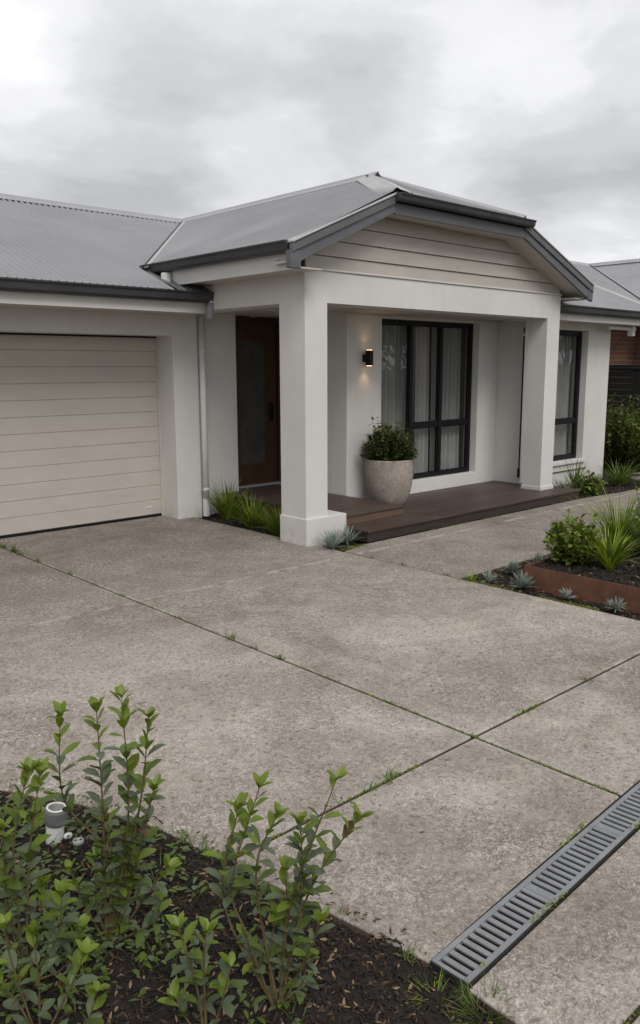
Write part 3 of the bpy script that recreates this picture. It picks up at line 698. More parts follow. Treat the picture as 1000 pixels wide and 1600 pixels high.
# valley tray: thin strip just proud of the portico slope, and its dark upstand
def P3(x, off=0.0): return Vector((x, yv(x)+off, zL(x)))
mb = MB(); mb.ext([P3(4.62,-.0)+Vector((0,0,.024)), P3(7.0,-.0)+Vector((0,0,.024)), P3(7.0,-.10)+Vector((0,0,.026)), P3(4.62,-.10)+Vector((0,0,.026))], (0,0,0.006))
mb.build('valley_tray', 'flash', rp)
mb = MB(); mb.ext([P3(4.60,.0)+Vector((-.012,0,.012)), P3(6.95,.0)+Vector((-.012,0,.012)), P3(6.95,.03)+Vector((-.012,0,.012)), P3(4.60,.03)+Vector((-.012,0,.012))], (0,0,0.022))
mb.build('valley_upstand', 'gutter', rp)
MB().lathe([(0.055,0), (0.055,.13), (0.05,.14)], 16, (4.70,7.42,2.50)).build('outlet_pipe', 'pipe', house, smooth=False)
# downpipe and eave pop
mb = MB().tube([(5.285,7.665,0.0), (5.285,7.665,2.235)], 0.034, 16)
dp = mb.build('downpipe', 'pipe', house, smooth=True)
mb = MB()
for z in (0.30, 1.35, 1.85): MB().lathe([(0.036,0), (0.036,.03)], 16, (5.285,7.665,z)).build('pipe_clip', 'pipe', dp)
MB().lathe([(0.041,0), (0.041,.20)], 16, (5.285,7.665,0.0)).build('pipe_socket', 'pipe', dp)
MB().lathe([(0.030,0), (0.040,.015), (0.042,.10), (0.042,.16)], 18, (5.02,7.11,2.175)).build('gutter_outlet', 'pipegrey', house, smooth=True)
MB().lathe([(0.036,0), (0.036,.05)], 18, (5.02,7.11,2.335)).build('gutter_outlet', 'pipe', house, smooth=True)
mb = MB().tube([(11.2,6.0,2.235), (12.0,6.0,2.235)], 0.026, 10).box(11.86, 11.94, 5.96, 6.04, 2.13, 2.27)
mb.build('eave_pipe', 'pipe', house)

# garage door
gd = bpy.data.objects.new('garage_door', None); COL.objects.link(gd); gd.parent = house; WORLD_LOC[gd.name] = Vector(H0)
mb = MB(); n = 12; z0, z1 = 0.03, 2.03; hh = (z1-z0)/n
for i in range(n):
    a = z0+i*hh; b_ = a+hh
    prof = [(8.028,a), (8.022,a+.006), (8.022,b_-.005), (8.029,b_-.001), (8.029,b_)]
    mb.add([(x, y, z) for x in (0.06, 4.926) for y, z in prof], [(j, 5+j, 6+j, 1+j) for j in range(4)])
mb.box(0.06, 4.926, 8.036, 8.06, 0.02, 2.05)
mb.build('door_panel', 'garage', gd)
box('bottom_seal', 'black', gd, 0.06, 4.926, 8.024, 8.05, 0.0, 0.03)
box('door_rail', 'garage', gd, 4.905, 4.93, 8.005, 8.06, 0.0, 2.025, bevel=0.002)
box('head_seal', 'dark', gd, 0.06, 4.90, 7.99, 8.021, 2.006, 2.024, bevel=0.002)
box('badge', 'pipe', gd, 4.70, 4.78, 8.017, 8.0215, 0.115, 0.13, bevel=0.001)

# front door
fd = bpy.data.objects.new('front_door', None); COL.objects.link(fd); fd.parent = house; WORLD_LOC[fd.name] = Vector(H0)
mb = MB().box(5.84, 5.90, 7.94, 8.04, 0.22, 2.29).box(6.86, 6.90, 7.94, 8.04, 0.22, 2.29).box(5.90, 6.86, 7.94, 8.04, 2.22, 2.29)
mb.build('door_frame', 'doorwood', fd, bevel=0.003)
mb = MB(); wall_open(mb, 5.90, 6.60, 0.25, 2.22, 7.965, 8.01, [(6.02, 6.42, 0.50, 2.0)])
dl_ = mb.build('door_leaf', 'doorwood', fd, bevel=0.003)
box('door_glass', 'frost', dl_, 6.02, 6.42, 7.98, 7.995, 0.50, 2.0, bevel=0)
mb = MB().box(6.62, 6.66, 7.955, 8.02, 0.25, 2.22).box(6.66, 6.86, 7.99, 8.01, 0.25, 2.22)
mb.build('side_panel', 'doorwood', fd, bevel=0.003)
mb = MB().box(6.485, 6.53, 7.952, 7.966, 1.02, 1.26).tube([(6.507,7.955,1.22), (6.507,7.91,1.22), (6.507,7.91,1.06), (6.507,7.955,1.06)], 0.008, 8)
mb.build('handle', 'black', dl_)
box('threshold', 'pipegrey', fd, 5.84, 6.90, 7.90, 7.965, 0.222, 0.245, bevel=0.003)

# windows
def window(x0, x1, z0, z1, y, muls, trans, fw_=0.045, cur=None):
    wn = bpy.data.objects.new('window', None); COL.objects.link(wn); wn.parent = house; WORLD_LOC[wn.name] = Vector(H0)
    mb = MB(); d0, d1 = y, y+0.06
    mb.box(x0, x0+fw_, d0, d1, z0, z1); mb.box(x1-fw_, x1, d0, d1, z0, z1)
    mb.box(x0+fw_, x1-fw_, d0, d1, z0, z0+fw_); mb.box(x0+fw_, x1-fw_, d0, d1, z1-fw_, z1)
    for m_ in muls: mb.box(m_-.028, m_+.028, d0-.004, d1, z0+fw_, z1-fw_)
    mb.build('window_frame', 'black', wn, bevel=0.003)
    edges = [x0+fw_]+[q for m_ in muls for q in (m_-.028, m_+.028)]+[x1-fw_]
    for i in range(0, len(edges), 2):
        a, b_ = edges[i], edges[i+1]; tz = trans[i//2]
        sb = MB(); t_ = .014
        cells = [(z0+fw_, z1-fw_)] if tz is None else [(z0+fw_, tz-.03), (tz+.03, z1-fw_)]
        if tz is not None: sb.box(a, b_, d0+.006, d1-.01, tz-.03, tz+.03)
        for (c, d) in cells:
            sb.box(a, a+t_, d0+.012, d1-.012, c, d); sb.box(b_-t_, b_, d0+.012, d1-.012, c, d)
            sb.box(a+t_, b_-t_, d0+.012, d1-.012, c, c+t_); sb.box(a+t_, b_-t_, d0+.012, d1-.012, d-t_, d)
        sb.build('sash', 'black', wn, bevel=0.002)
        for (c, d) in cells:
            MB().add([(a+t_, y+.03, c+t_), (b_-t_, y+.03, c+t_), (b_-t_, y+.03, d-t_), (a+t_, y+.03, d-t_)], [(0,1,2,3)]) if False else None
            p = MB(); p.box(a+t_-.004, b_-t_+.004, y+.028, y+.032, c+t_-.004, d-t_+.004); p.build('pane', 'glass', wn)
    # sheer curtain in uneven folds
    for (ca, cb, seed) in cur:
        r = random.Random(seed); mb = MB(); n = int((cb-ca)/0.008); ph = 0; prev = None
        for i in range(n+1):
            x = ca+(cb-ca)*i/n; ph += 0.62+0.34*noise.noise(Vector((x*7+seed, 0, 0)))
            amp = 0.030+0.022*noise.noise(Vector((x*3+seed, 5, 0)))
            k = len(mb.v)
            for zz in (z0-.02, (z0+z1)/2, z1+.03): mb.v.append((x+0.01*math.sin(ph*.5+zz), y+.16+amp*math.sin(ph+.25*zz), zz))
            if prev is not None:
                for q in (0, 1): mb.f.append((prev+q, k+q, k+q+1, prev+q+1)); mb.m.append(0)
            prev = k
        mb.build('curtain', 'curtain', wn, smooth=True)
    return wn
window(7.10, 8.965, 0.28, 2.24, 6.72, [7.735, 8.315], [None, 0.955, 0.955], 0.05, [(7.13,7.95,3), (8.02,8.28,5), (8.33,8.94,7)])
window(10.17, 11.015, 0.34, 2.185, 6.30, [], [0.90], 0.055, [(10.17,10.72,9), (10.80,10.98,12)])
hp('window_sill', W, 10.13, 11.06, 6.165, 6.21, 0.29, 0.334)

# ---------------------------------------------------------------- wall light
wl = thing('wall_light', 'small black up and down wall light glowing warm beside the big window', 'wall light', (6.80,6.62,1.70))
box('back_plate', 'black', wl, 6.765, 6.835, 6.575, 6.62, 1.745, 1.825, bevel=0.003)
box('lamp_body', 'black', wl, 6.772, 6.828, 6.505, 6.575, 1.70, 1.872, bevel=0.003)
box('lens', 'lens', wl, 6.780, 6.820, 6.515, 6.565, 1.696, 1.701, bevel=0)
box('lens', 'lens', wl, 6.780, 6.820, 6.515, 6.565, 1.871, 1.876, bevel=0)
for zz, up in ((1.69, False), (1.882, True)):
    d = bpy.data.lights.new('lamp_light', 'SPOT'); d.energy = 0.9 if not up else 0.45; d.color = (1.0, 0.63, 0.32); d.spot_size = rad(105); d.spot_blend = 0.9; d.shadow_soft_size = 0.02
    o = bpy.data.objects.new('lamp_light', d); COL.objects.link(o); o.parent = wl; o.location = (0, -0.075, zz-1.70)
    o.rotation_euler = (rad(180 if up else 0), 0, 0)

# ---------------------------------------------------------------- deck
dk = thing('timber_deck', 'low dark brown timber porch deck with a raised step at the entry', 'deck', (5.53,5.36,0))
def boards(x0, x1, y0, y1, zt, name='deck_boards'):
    mb = MB(); y = y0
    while y < y1-.02:
        b_ = min(y+.134, y1); mb.box(x0, x1, y, b_, zt-.022, zt); y = b_+.0035
    return mb.build(name, 'deck', dk, bevel=0.003)
boards(5.56, 9.52, 5.345, 6.66, 0.12)
boards(5.56, 6.495, 5.70, 8.05, 0.222)
mb = MB().box(5.57, 9.50, 5.362, 5.385, 0.0, 0.097).box(9.478, 9.50, 5.385, 6.2, 0.0, 0.097).box(5.57, 5.59, 5.385, 5.8, 0.0, 0.097)
mb.build('fascia_board', 'deckdark', dk, bevel=0.003)
mb = MB().box(5.56, 6.487, 5.712, 5.73, 0.121, 0.199).box(6.465, 6.487, 5.73, 6.62, 0.121, 0.199).box(5.60, 5.62, 5.94, 8.0, -0.05, 0.199)
mb.build('step_riser', 'step', dk, bevel=0.003)
MB().box(5.62, 9.47, 5.40, 6.62, -0.08, 0.09).build('deck_joists', 'dark', dk)

# ---------------------------------------------------------------- pot and its shrub
PX, PY, PZ = 6.875, 6.285, 0.12
pot = thing('planter_pot', 'large round speckled stone planter pot on the deck', 'pot', (PX,PY,PZ))
prof = [(0.165,0), (0.182,.008), (0.205,.05), (0.243,.14), (0.266,.24), (0.277,.34), (0.279,.43), (0.277,.515), (0.272,.528), (0.256,.530), (0.250,.52), (0.246,.47), (0.05,.465)]
MB().lathe(prof, 56, (PX,PY,PZ)).build('pot_shell', 'pot', pot, smooth=True, bevel=0.0)
MB().lathe([(0.248,.0), (0.246,.012), (0.12,.022), (0.02,.024)], 40, (PX,PY,PZ+.47)).build('potting_soil', 'soil', pot, smooth=True)

def bushy(name, label, cat, loc, R, Hh, nst, nlf, ll, lw, mats, wts, rnd, group=None, zbase=0.0, squash=1.0, card=False, stem='stem', spikes=0, low=0.15):
    root = thing(name, label, cat, loc, group); x0, y0, z0 = loc
    sm = MB(); lm = MB()
    for s in range(nst):
        az = rnd.uniform(0, 6.283); rr = R*math.sqrt(rnd.uniform(0.0, 1.0))
        if s < spikes: top = Hh*rnd.uniform(1.02, 1.2); rr = R*rnd.uniform(.2, .9)
        else: top = Hh*(low+(1-low)*math.sqrt(max(0, 1-(rr/R)**2.4)))*rnd.uniform(.75, 1.03)
        tip = Vector((x0+rr*math.cos(az), y0+rr*math.sin(az)*squash, z0+top))
        b = Vector((x0+rr*.12*math.cos(az), y0+rr*.12*math.sin(az), z0+zbase))
        mid = b.lerp(tip, .5)+Vector((rr*.18*math.cos(az), rr*.18*math.sin(az), -.02))
        pts = [b, mid, tip]; sm.tube(pts, [.004, .003, .0015], 5)
        k = nlf
        for i in range(k):
            t = 0.22+0.78*(i+rnd.random())/k
            p = (b.lerp(mid, t*2) if t < .5 else mid.lerp(tip, t*2-1))
            a2 = rnd.uniform(0, 6.283); el = rnd.uniform(-.35, 1.0)
            d = Vector((math.cos(a2)*math.cos(el), math.sin(a2)*math.cos(el), math.sin(el)))
            p = p+Vector((rnd.gauss(0, .012), rnd.gauss(0, .012), rnd.gauss(0, .012)))
            l_ = ll*rnd.uniform(.65, 1.15)
            mi = rnd.choices(range(len(mats)), wts)[0]
            if t > .88 and len(mats) > 1 and rnd.random() < .6: mi = 1
            if card: lm.card(p, d, (0,0,1), l_, lw*rnd.uniform(.8, 1.2), mi)
            else: lm.leaf(p, d, (rnd.gauss(0,.3), rnd.gauss(0,.3), 1), l_, lw*rnd.uniform(.8, 1.2), mi, rnd.uniform(.1, .5), rnd.uniform(-.1, .4))
    sm.build('stems', stem, root, smooth=True); lm.build('foliage', mats, root, smooth=True)
    return root
rnd = random.Random(11)
bushy('potted_shrub', 'dense dark green shrub growing in the stone planter pot', 'shrub', (PX,PY,PZ+.48), (.32), .45, 190, 16, .052, .030, ['leaf_dark', 'leaf_darkmid'], [.6, .4], rnd, spikes=7, low=.12)

# ---------------------------------------------------------------- drain
ang = math.atan(0.050)
dr = thing('channel_drain', 'long grey slotted channel drain set into the driveway', 'drain', (1.64,1.247,0)); dr.rotation_euler = (0,0,ang)
WORLD_LOC[dr.name] = Vector((0,0,0))
gm = MB(); wd = 0.064; LX = 4.0
def rail(y0, y1): gm.box(0, LX, y0, y1, -0.020, 0.003)
rail(-wd, -wd+.017); rail(wd-.017, wd)
pitch = 0.0335; n = int((LX-.02)/pitch)
gm.box(0, .014, -wd+.017, wd-.017, -0.020, 0.0025)
for i in range(n):
    x = .014+.0135+i*pitch; wide = .0185
    if i % 15 == 14: gm.box(x-.0135, x+.0155+.0045, -wd+.017, wd-.017, -0.020, 0.0015); continue
    gm.box(x, x+wide, -wd+.017, wd-.017, -0.007, 0.0015)
gm.build('grate', 'steel', dr, bevel=0.0018)
cm = MB().box(-.004, LX, -wd-.009, -wd-.002, -.10, -.001).box(-.004, LX, wd+.002, wd+.009, -.10, -.001).box(0, LX, -wd, wd, -.12, -.10).box(-.006, -.001, -wd, wd, -.10, -.001)
cm.build('channel', 'dark', dr)

# ---------------------------------------------------------------- inspection pipe, capped riser, pebble
ip = thing('inspection_pipe', 'upright white plastic pipe with a grey screw cap in the mulch', 'pipe', (1.125,2.665,-0.03)); ip.rotation_euler = (rad(4), rad(5), 0)
WORLD_LOC[ip.name] = Vector((0,0,0))
MB().lathe([(0.031,0), (0.033,.07), (0.036,.09)], 24).build('pipe_body', 'pipe', ip, smooth=False, bevel=0.001)
MB().lathe([(0.036,.075), (0.041,.082), (0.043,.095), (0.043,.128), (0.040,.136)], 24).build('collar', 'capgrey', ip, bevel=0.001)
MB().lathe([(0.036,.136), (0.036,.139), (0.030,.140), (0.029,.134), (0.01,.134)], 24).build('cap', 'pebble', ip, bevel=0.001)
vp = thing('vent_riser', 'short dark grey riser pipe with a holed cap beside the inspection pipe', 'pipe', (1.155,2.53,-0.03))
WORLD_LOC[vp.name] = Vector((0,0,0))
MB().lathe([(0.017,0), (0.017,.045)], 18).build('pipe_body', 'gutter', vp, bevel=0.001)
cp = MB().lathe([(0.0195,.045), (0.0195,.054), (0.018,.056)], 18); cp.build('cap', 'pipegrey', vp, bevel=0.001)
h_ = MB()
for dx, dy in ((-.008,.004), (.008,-.004)): h_.lathe([(0.0048,.0562), (0.0046,.0570)], 10, (dx,dy,0))
h_.build('cap_hole', 'dark', vp)
mb = MB(); mb.lathe([(0.002,0), (0.012,.004), (0.016,.012), (0.013,.020), (0.004,.024)], 14, (1.165,2.635,-0.022)); pb = mb.build('pebble', 'pebble', loc=(1.165,2.635,-0.022), smooth=True, label='white pebble lying against the foot of the capped plastic pipe', cat='pebble'); pb.scale = (1.1, .85, 1)

# ---------------------------------------------------------------- foreground shrubs (upright stems with paired leaves)
STEMS = {
'A': ((1.0,2.03), [
 ([(-.003,.003,.0),(.013,-.012,.285),(-.076,.07,.469),(-.075,.069,.728)],1), ([(-.003,.003,0),(.005,-.004,.428),(.003,-.003,.747)],1),
 ([(.003,-.003,0),(.058,-.054,.408),(.057,-.053,.781)],1), ([(.006,-.006,0),(.084,-.078,.448),(.111,-.103,.72)],1),
 ([(.01,-.01,0),(.075,-.069,.285),(.116,-.107,.504)],1), ([(.003,-.003,0),(.019,-.018,.265),(.011,-.01,.424)],0),
 ([(.01,-.01,0),(.10,-.092,.181),(.139,-.128,.254)],0), ([(-.004,.003,0),(-.048,.044,.14),(-.071,.066,.245)],0),
 ([(.003,-.003,0),(.05,-.046,.14),(.06,-.056,.254)],0), ([(.003,-.003,0),(-.02,.018,.14),(-.015,.013,.286)],0), ([(.01,-.01,0),(.104,-.096,.076),(.119,-.11,.139)],0),
 ([(.0,.0,0),(.03,-.03,.2),(.075,-.05,.36)],0)]),
'B': ((.78,2.02), [
 ([(-.025,.023,0),(0,0,.387),(.033,-.031,.634)],1), ([(-.025,.023,0),(-.032,.03,.387),(.008,-.008,.64)],0), ([(-.025,.023,0),(-.052,.048,.252),(-.047,.043,.472)],1),
 ([(-.018,.017,0),(.009,-.008,.173),(.022,-.02,.306)],0), ([(-.025,.023,0),(-.057,.053,.153),(-.043,.04,.30)],0), ([(-.018,.017,0),(.047,-.044,.153),(.059,-.054,.271)],0),
 ([(-.018,.017,0),(.056,-.052,.053),(.094,-.086,.173)],0),]),
'E': ((.72,1.78), [
 ([(-.03,.027,0),(-.068,.063,.229),(-.08,.074,.336)],0), ([(-.03,.027,0),(-.023,.021,.193),(-.028,.026,.318)],0), ([(-.03,.027,0),(.035,-.033,.174),(.063,-.058,.264)],0),
 ([(-.03,.027,0),(-.062,.057,.12),(-.099,.091,.193)],0), ([(-.03,.027,0),(.055,-.05,.064),(.082,-.075,.156)],0),
]),
'C': ((1.2,1.5), [
 ([(.007,-.006,-.01),(-.047,.043,.225),(-.073,.067,.375),(-.017,.016,.644)],2), ([(.007,-.006,0),(-.089,.082,.319),(-.057,.053,.588)],2), ([(.013,-.012,0),(-.026,.024,.393),(.015,-.014,.57)],2),
 ([(.013,-.012,-.015),(.041,-.038,.319),(.127,-.117,.665)],1), ([(.013,-.012,-.015),(.059,-.055,.318),(.06,-.056,.546)],1), ([(.013,-.012,-.015),(.072,-.066,.337),(.167,-.154,.558)],1),
 ([(.013,-.012,-.015),(.028,-.026,.225),(.033,-.03,.411)],1), ([(.013,-.012,-.015),(.071,-.065,.168),(.096,-.089,.262)],0), ([(.013,-.012,-.015),(-.029,.027,.13),(-.047,.043,.216)],0),
 ([(.013,-.012,-.015),(.058,-.053,.072),(.071,-.065,.149)],0), ([(.013,-.012,-.015),(-.004,.004,.13),(.01,-.009,.281)],0),]),
'D': ((.98,1.55), [
 ([(.024,-.022,0),(.009,-.009,.185),(-.019,.017,.332)],1), ([(.026,-.024,0),(.026,-.024,.222),(.032,-.03,.32)],1), ([(.03,-.027,0),(.055,-.051,.112),(.075,-.069,.221)],0), ([(.026,-.024,0),(-.011,.01,.076),(-.027,.025,.131)],0),]),
}
def catmull(pts, n=10):
    pts = [Vector(p) for p in pts]
    P = [pts[0]*2-pts[1]]+pts+[pts[-1]*2-pts[-2]]; out = []
    for i in range(1, len(P)-2):
        for k in range(n):
            t = k/n; a, b_, c, d = P[i-1:i+3]
            out.append(.5*((2*b_)+(c-a)*t+(2*a-5*b_+4*c-d)*t*t+(3*b_-a-3*c+d)*t**3))
    out.append(pts[-1]); return out
def paired_shrub(key, name, label, rnd, leaf_len=.052):
    (bx, by), stems = STEMS[key]
    root = thing(name, label, 'shrub', (bx, by, -.02), 'young upright shrubs in the foreground bed'); WORLD_LOC[root.name] = Vector((0,0,0))
    sm = MB(); lm = MB()
    for pts, typ in stems:
        c = catmull(pts); ln = sum((c[i+1]-c[i]).length for i in range(len(c)-1)); n = len(c)
        sm.tube(c, [.0048*(1-.72*i/(n-1)) if typ else .0036*(1-.7*i/(n-1)) for i in range(n)], 6)
        dist = 0; nxt = (.13 if typ == 2 else .05)*rnd.uniform(.7, 1.3); tw = rnd.uniform(0, 3.14)
        for i in range(n-1):
            seg = (c[i+1]-c[i]); sl = seg.length; d = seg.normalized()
            while nxt < dist+sl:
                f = (nxt-dist)/sl; p = c[i].lerp(c[i+1], f); rel = nxt/ln
                if typ == 2 and rel < .5 and rnd.random() < .75: nxt += .03; continue
                a = Vector((math.cos(tw), math.sin(tw), 0)); a = (a-d*a.dot(d)).normalized()
                size = leaf_len*(.62+.50*math.sin(min(1, rel*1.05)*math.pi*.75))*(1-.15*(rel > .88))
                for sg in (1, -1):
                    if rnd.random() < (.12 if rel > .5 else .50): continue
                    el = rnd.uniform(.35, .95) if rel < .85 else rnd.uniform(.8, 1.25)
                    dd = a*sg*math.cos(el)+d*math.sin(el)+Vector((rnd.gauss(0,.14), rnd.gauss(0,.14), rnd.gauss(0,.10)))
                    top = rnd.random()
                    if rel > .86: mi = 0
                    elif rel > .68: mi = 0 if top < .42 else (1 if top < .7 else 2)
                    else: mi = 2 if top < .56 else (1 if top < .92 else 0)
                    if rnd.random() < .012: mi = rnd.choice((3, 4))
                    l_ = size*rnd.uniform(.75, 1.2)
                    q = p+dd.normalized()*.005; sm.tube([p, q], .0012, 4, cap=False)
                    lm.leaf(q, dd, d+Vector((0,0,.3)), l_, l_*rnd.uniform(.42, .60), mi, rnd.uniform(.15, .55), rnd.uniform(-.05, .45))
                tw += 1.5708+rnd.gauss(0, .3); nxt += rnd.uniform(.018, .034) if rel > .25 else rnd.uniform(.022, .045)
            dist += sl
        d = (c[-1]-c[-3]).normalized()
        for k in range(rnd.choice((3, 4))):   # tip rosette
            a2 = k*1.9+tw; a = Vector((math.cos(a2), math.sin(a2), 0))
            dd = d*1.0+a*rnd.uniform(.5, 1.2); lm.leaf(c[-1], dd, -a, leaf_len*rnd.uniform(.6, .95), leaf_len*.42, 0, .35, .15)
    sm.build('stems', 'stem', root, smooth=True); lm.build('leaves', ['leaf_new', 'leaf_mid', 'leaf_old', 'leaf_yellow', 'chipbrown'], root, smooth=True)
    return root
rnd = random.Random(21)
paired_shrub('A', 'garden_shrub', 'tall young shrub with four upright leafy shoots, beside the capped pipe', rnd, .053)
paired_shrub('B', 'garden_shrub', 'shrub at the left edge whose shoot stands in front of the capped pipe', rnd, .052)
paired_shrub('E', 'garden_shrub', 'low leafy shrub in the bottom left corner of the mulch bed', rnd, .048)
paired_shrub('C', 'garden_shrub', 'forked shrub with lime tips at the middle of the foreground bed', rnd, .049)
paired_shrub('D', 'garden_shrub', 'smallest shrub, a low sprout between the two taller foreground shrubs', rnd, .050)

# low weeds and creeping leaves in the bed
rnd = random.Random(31); mb = MB(); zf1 = zf(-0.022, 1, 0.018)
def wdens(x, y):
    v = 0
    if y > 2.0: v += .65*(y-1.9)
    v += 1.0*math.exp(-((x-1.0)**2+(y-2.1)**2)/.05)+.8*math.exp(-((x-.75)**2+(y-2.1)**2)/.12)+.7*math.exp(-((x-1.22)**2+(y-1.5)**2)/.018)+.6*math.exp(-((x-1.38)**2+(y-2.05)**2)/.015)
    v += .5*math.exp(-((x-1.40)**2+(y-1.85)**2)/.006)
    return v*(.5+noise.noise(Vector((x*6, y*6, 1))))
for _ in range(9000):
    x, y = rnd.uniform(.35, 1.65), rnd.uniform(.95, 3.6)
    if not in_fore(x, y) or rnd.random() > wdens(x, y)*.5: continue
    z = zf1(x, y)
    if rnd.random() < .4:
        for k in range(3): mb.blade((x, y, z), rnd.uniform(0, 6.28), rnd.uniform(.2, .9), rnd.uniform(.03, .09), .003, rnd.choice((1, 2)), 4, 1.0)
    else:
        for k in range(4):
            az = rnd.uniform(0, 6.28); el = rnd.uniform(.1, .9); h = rnd.uniform(.005, .07)
            mb.leaf((x+rnd.gauss(0,.012), y+rnd.gauss(0,.012), z+h), (math.cos(az), math.sin(az), el*.6), (0,0,1), rnd.uniform(.014, .036), rnd.uniform(.008, .017), rnd.choices((0, 1, 2), (.35, .4, .25))[0], .2, .3)
mb.build('weeds', ['leaf_old', 'leaf_mid', 'grass'], kind='stuff', smooth=True)

# ---------------------------------------------------------------- grass clumps / silver rosettes
def clump(name, label, cat, loc, n, ln, wd, m, rnd, lean=(.05,.7), droop=1.0, group=None, spread=.03, seg=6):
    root = thing(name, label, cat, loc, group); mb = MB(); x, y, z = loc
    for _ in range(n):
        az = rnd.uniform(0, 6.283); r = spread*math.sqrt(rnd.random())
        mb.blade((x+r*math.cos(az), y+r*math.sin(az), z), az+rnd.gauss(0,.5), rnd.uniform(*lean), ln*rnd.uniform(.55, 1.1), wd*rnd.uniform(.7, 1.2), rnd.choice(range(len(m))), seg, droop*rnd.uniform(.4, 1.3))
    mb.build('blades', m, root, smooth=True); return root
rnd = random.Random(41)
G1 = 'grass clumps between the downpipe and the front column'
clump('grass_clump', 'spiky tall grass clump nearest the white downpipe', 'grass clump', (5.40,7.42,-.03), 210, .50, .013, ['grass', 'grass_bright', 'leaf_mid'], rnd, (.02,.75), .7, G1, .06)
clump('grass_clump', 'middle grass clump of the three beside the entry door', 'grass clump', (5.33,6.86,-.03), 220, .40, .013, ['grass', 'grass_bright', 'grass'], rnd, (.05,.85), .9, G1, .07)
clump('grass_clump', 'grass clump right against the front column', 'grass clump', (5.26,6.33,-.03), 210, .40, .012, ['grass', 'grass_bright', 'leaf_mid'], rnd, (.05,.75), .9, G1, .06)

def rosette(name, label, loc, R, n, rnd, group, m=('silver',)):
    root = thing(name, label, 'succulent', loc, group); mb = MB(); x, y, z = loc
    for k in range(n):
        az = k*2.399+rnd.gauss(0, .2); el = rnd.uniform(.1, 1.45)
        L_ = R*rnd.uniform(.8, 1.2)
        mb.blade((x+.008*math.cos(az), y+.008*math.sin(az), z+.012), az, 1.5-el, L_, .009+.035*R, rnd.choice(range(len(m))), 5, rnd.uniform(-.5, .6), .5)
    mb.build('leaves', list(m), root, smooth=True); return root
G2 = 'silver rosette plants at the column base'; G3 = 'silver rosette plants along the rusty garden edging'
rosette('silver_plant', 'silvery rosette plant in front of the white column base', (5.16,5.43,-.01), .19, 70, rnd, G2)
rosette('silver_plant', 'silvery rosette plant between the column base and the deck corner', (5.42,5.50,-.01), .18, 60, rnd, G2)
for (x, y, r, lab) in [
 (5.235,3.70,.115,'silver rosette plant next to the little grass tuft at the bed corner'),
 (5.285,3.42,.12,'silver rosette plant against the near corner of the rusty edging'),
 (5.245,3.02,.105,'silver rosette plant at the middle of the rusty edging'),
 (5.265,2.64,.105,'silver rosette plant at the right hand edge of the photo, below the rusty edging'),
 (5.62,3.74,.12,'small silver plant beside the path left of the rusty corner'),
 (5.98,3.72,.12,'silver plant just behind the corner of the rusty edging'),
 (6.32,3.72,.13,'farthest silver plant, beside the path behind the lime shrub')]:
    rosette('silver_plant', lab, (x, y, -.015), r*rnd.uniform(.70, 1.10), rnd.randint(55, 100), rnd, G3)
clump('grass_tuft', 'small yellow green grass tuft at the corner of path and driveway', 'grass tuft', (5.17,3.82,-.02), 45, .11, .008, ['grass_bright', 'grass'], rnd, (.1,1.0), .6)
clump('grass_tuft', 'bright green grass tuft at the near end of the drain', 'grass tuft', (1.605,1.10,-.03), 150, .085, .0032, ['grass', 'leaf_mid'], rnd, (.1,1.15), .8, spread=.055)
clump('grass_tuft', 'wispy thin grass tuft in the mulch left of the drain end', 'grass tuft', (1.56,1.23,-.03), 45, .08, .0028, ['grass', 'grass_bright'], rnd, (.2,1.2), .9, spread=.04)
clump('grass_clump', 'pale wispy grass clump reaching over the driveway at the left edge', 'grass clump', (.80,2.98,-.03), 26, .62, .006, ['grass', 'grass_bright'], rnd, (.3,.8), .6, spread=.04)

# ---------------------------------------------------------------- rusty raised bed
rb = thing('raised_bed', 'rusty brown steel edging of the raised garden bed', 'garden edging', (5.37,3.47,0))
mb = MB().box(5.37, 5.378, 0.6, 3.47, -0.06, 0.152).box(5.378, 8.3, 3.462, 3.47, -0.06, 0.152).box(8.3, 8.308, 0.6, 3.47, -0.06, 0.152).box(5.37, 8.308, 0.592, 0.6, -0.06, 0.152)
mb.build('steel_edge', 'corten', rb, bevel=0.0015)
mb = MB(); st = .06; nx, ny = int(2.92/st), int(2.86/st)
for i in range(nx+1):
    for j in range(ny+1):
        x, y = 5.378+2.922*i/nx, .6+2.862*j/ny; mb.v.append((x, y, .132+.012*noise.noise(Vector((x*8, y*8, 2)))))
mb.f = [(i*(ny+1)+j, (i+1)*(ny+1)+j, (i+1)*(ny+1)+j+1, i*(ny+1)+j+1) for i in range(nx) for j in range(ny)]; mb.m = [0]*len(mb.f)
mb.build('bed_soil', 'soil', rb, smooth=True)
mb = MB(); rnd = random.Random(51)
chips(mb, lambda x, y: True, (5.385, 7.2, 2.2, 3.455), 3200, lambda x, y: .132+.012*noise.noise(Vector((x*8, y*8, 2))), rnd, 1.4, .03, .12)
chips(mb, lambda x, y: True, (5.385, 8.28, .62, 3.455), 4200, lambda x, y: .132+.012*noise.noise(Vector((x*8, y*8, 2))), random.Random(6), 1.9, .03, .12)
mb.build('bark_mulch', ['chipdark', 'chipbrown', 'chiptan'], rb)['kind'] = 'stuff'
rnd = random.Random(52)
bushy('lime_shrub', 'bright lime leafed shrub at the corner of the raised bed', 'shrub', (5.74,3.28,.13), .22, .38, 75, 13, .062, .036, ['leaf_mid', 'leaf_new'], [.45, .55], rnd, spikes=4, low=.5)
clump('strappy_plant', 'lime green strappy plant in the raised bed right of the lime shrub', 'strappy plant', (5.80,2.98,.13), 130, .38, .022, ['grass_bright', 'grass_bright', 'grass'], rnd, (.03,.75), .9)
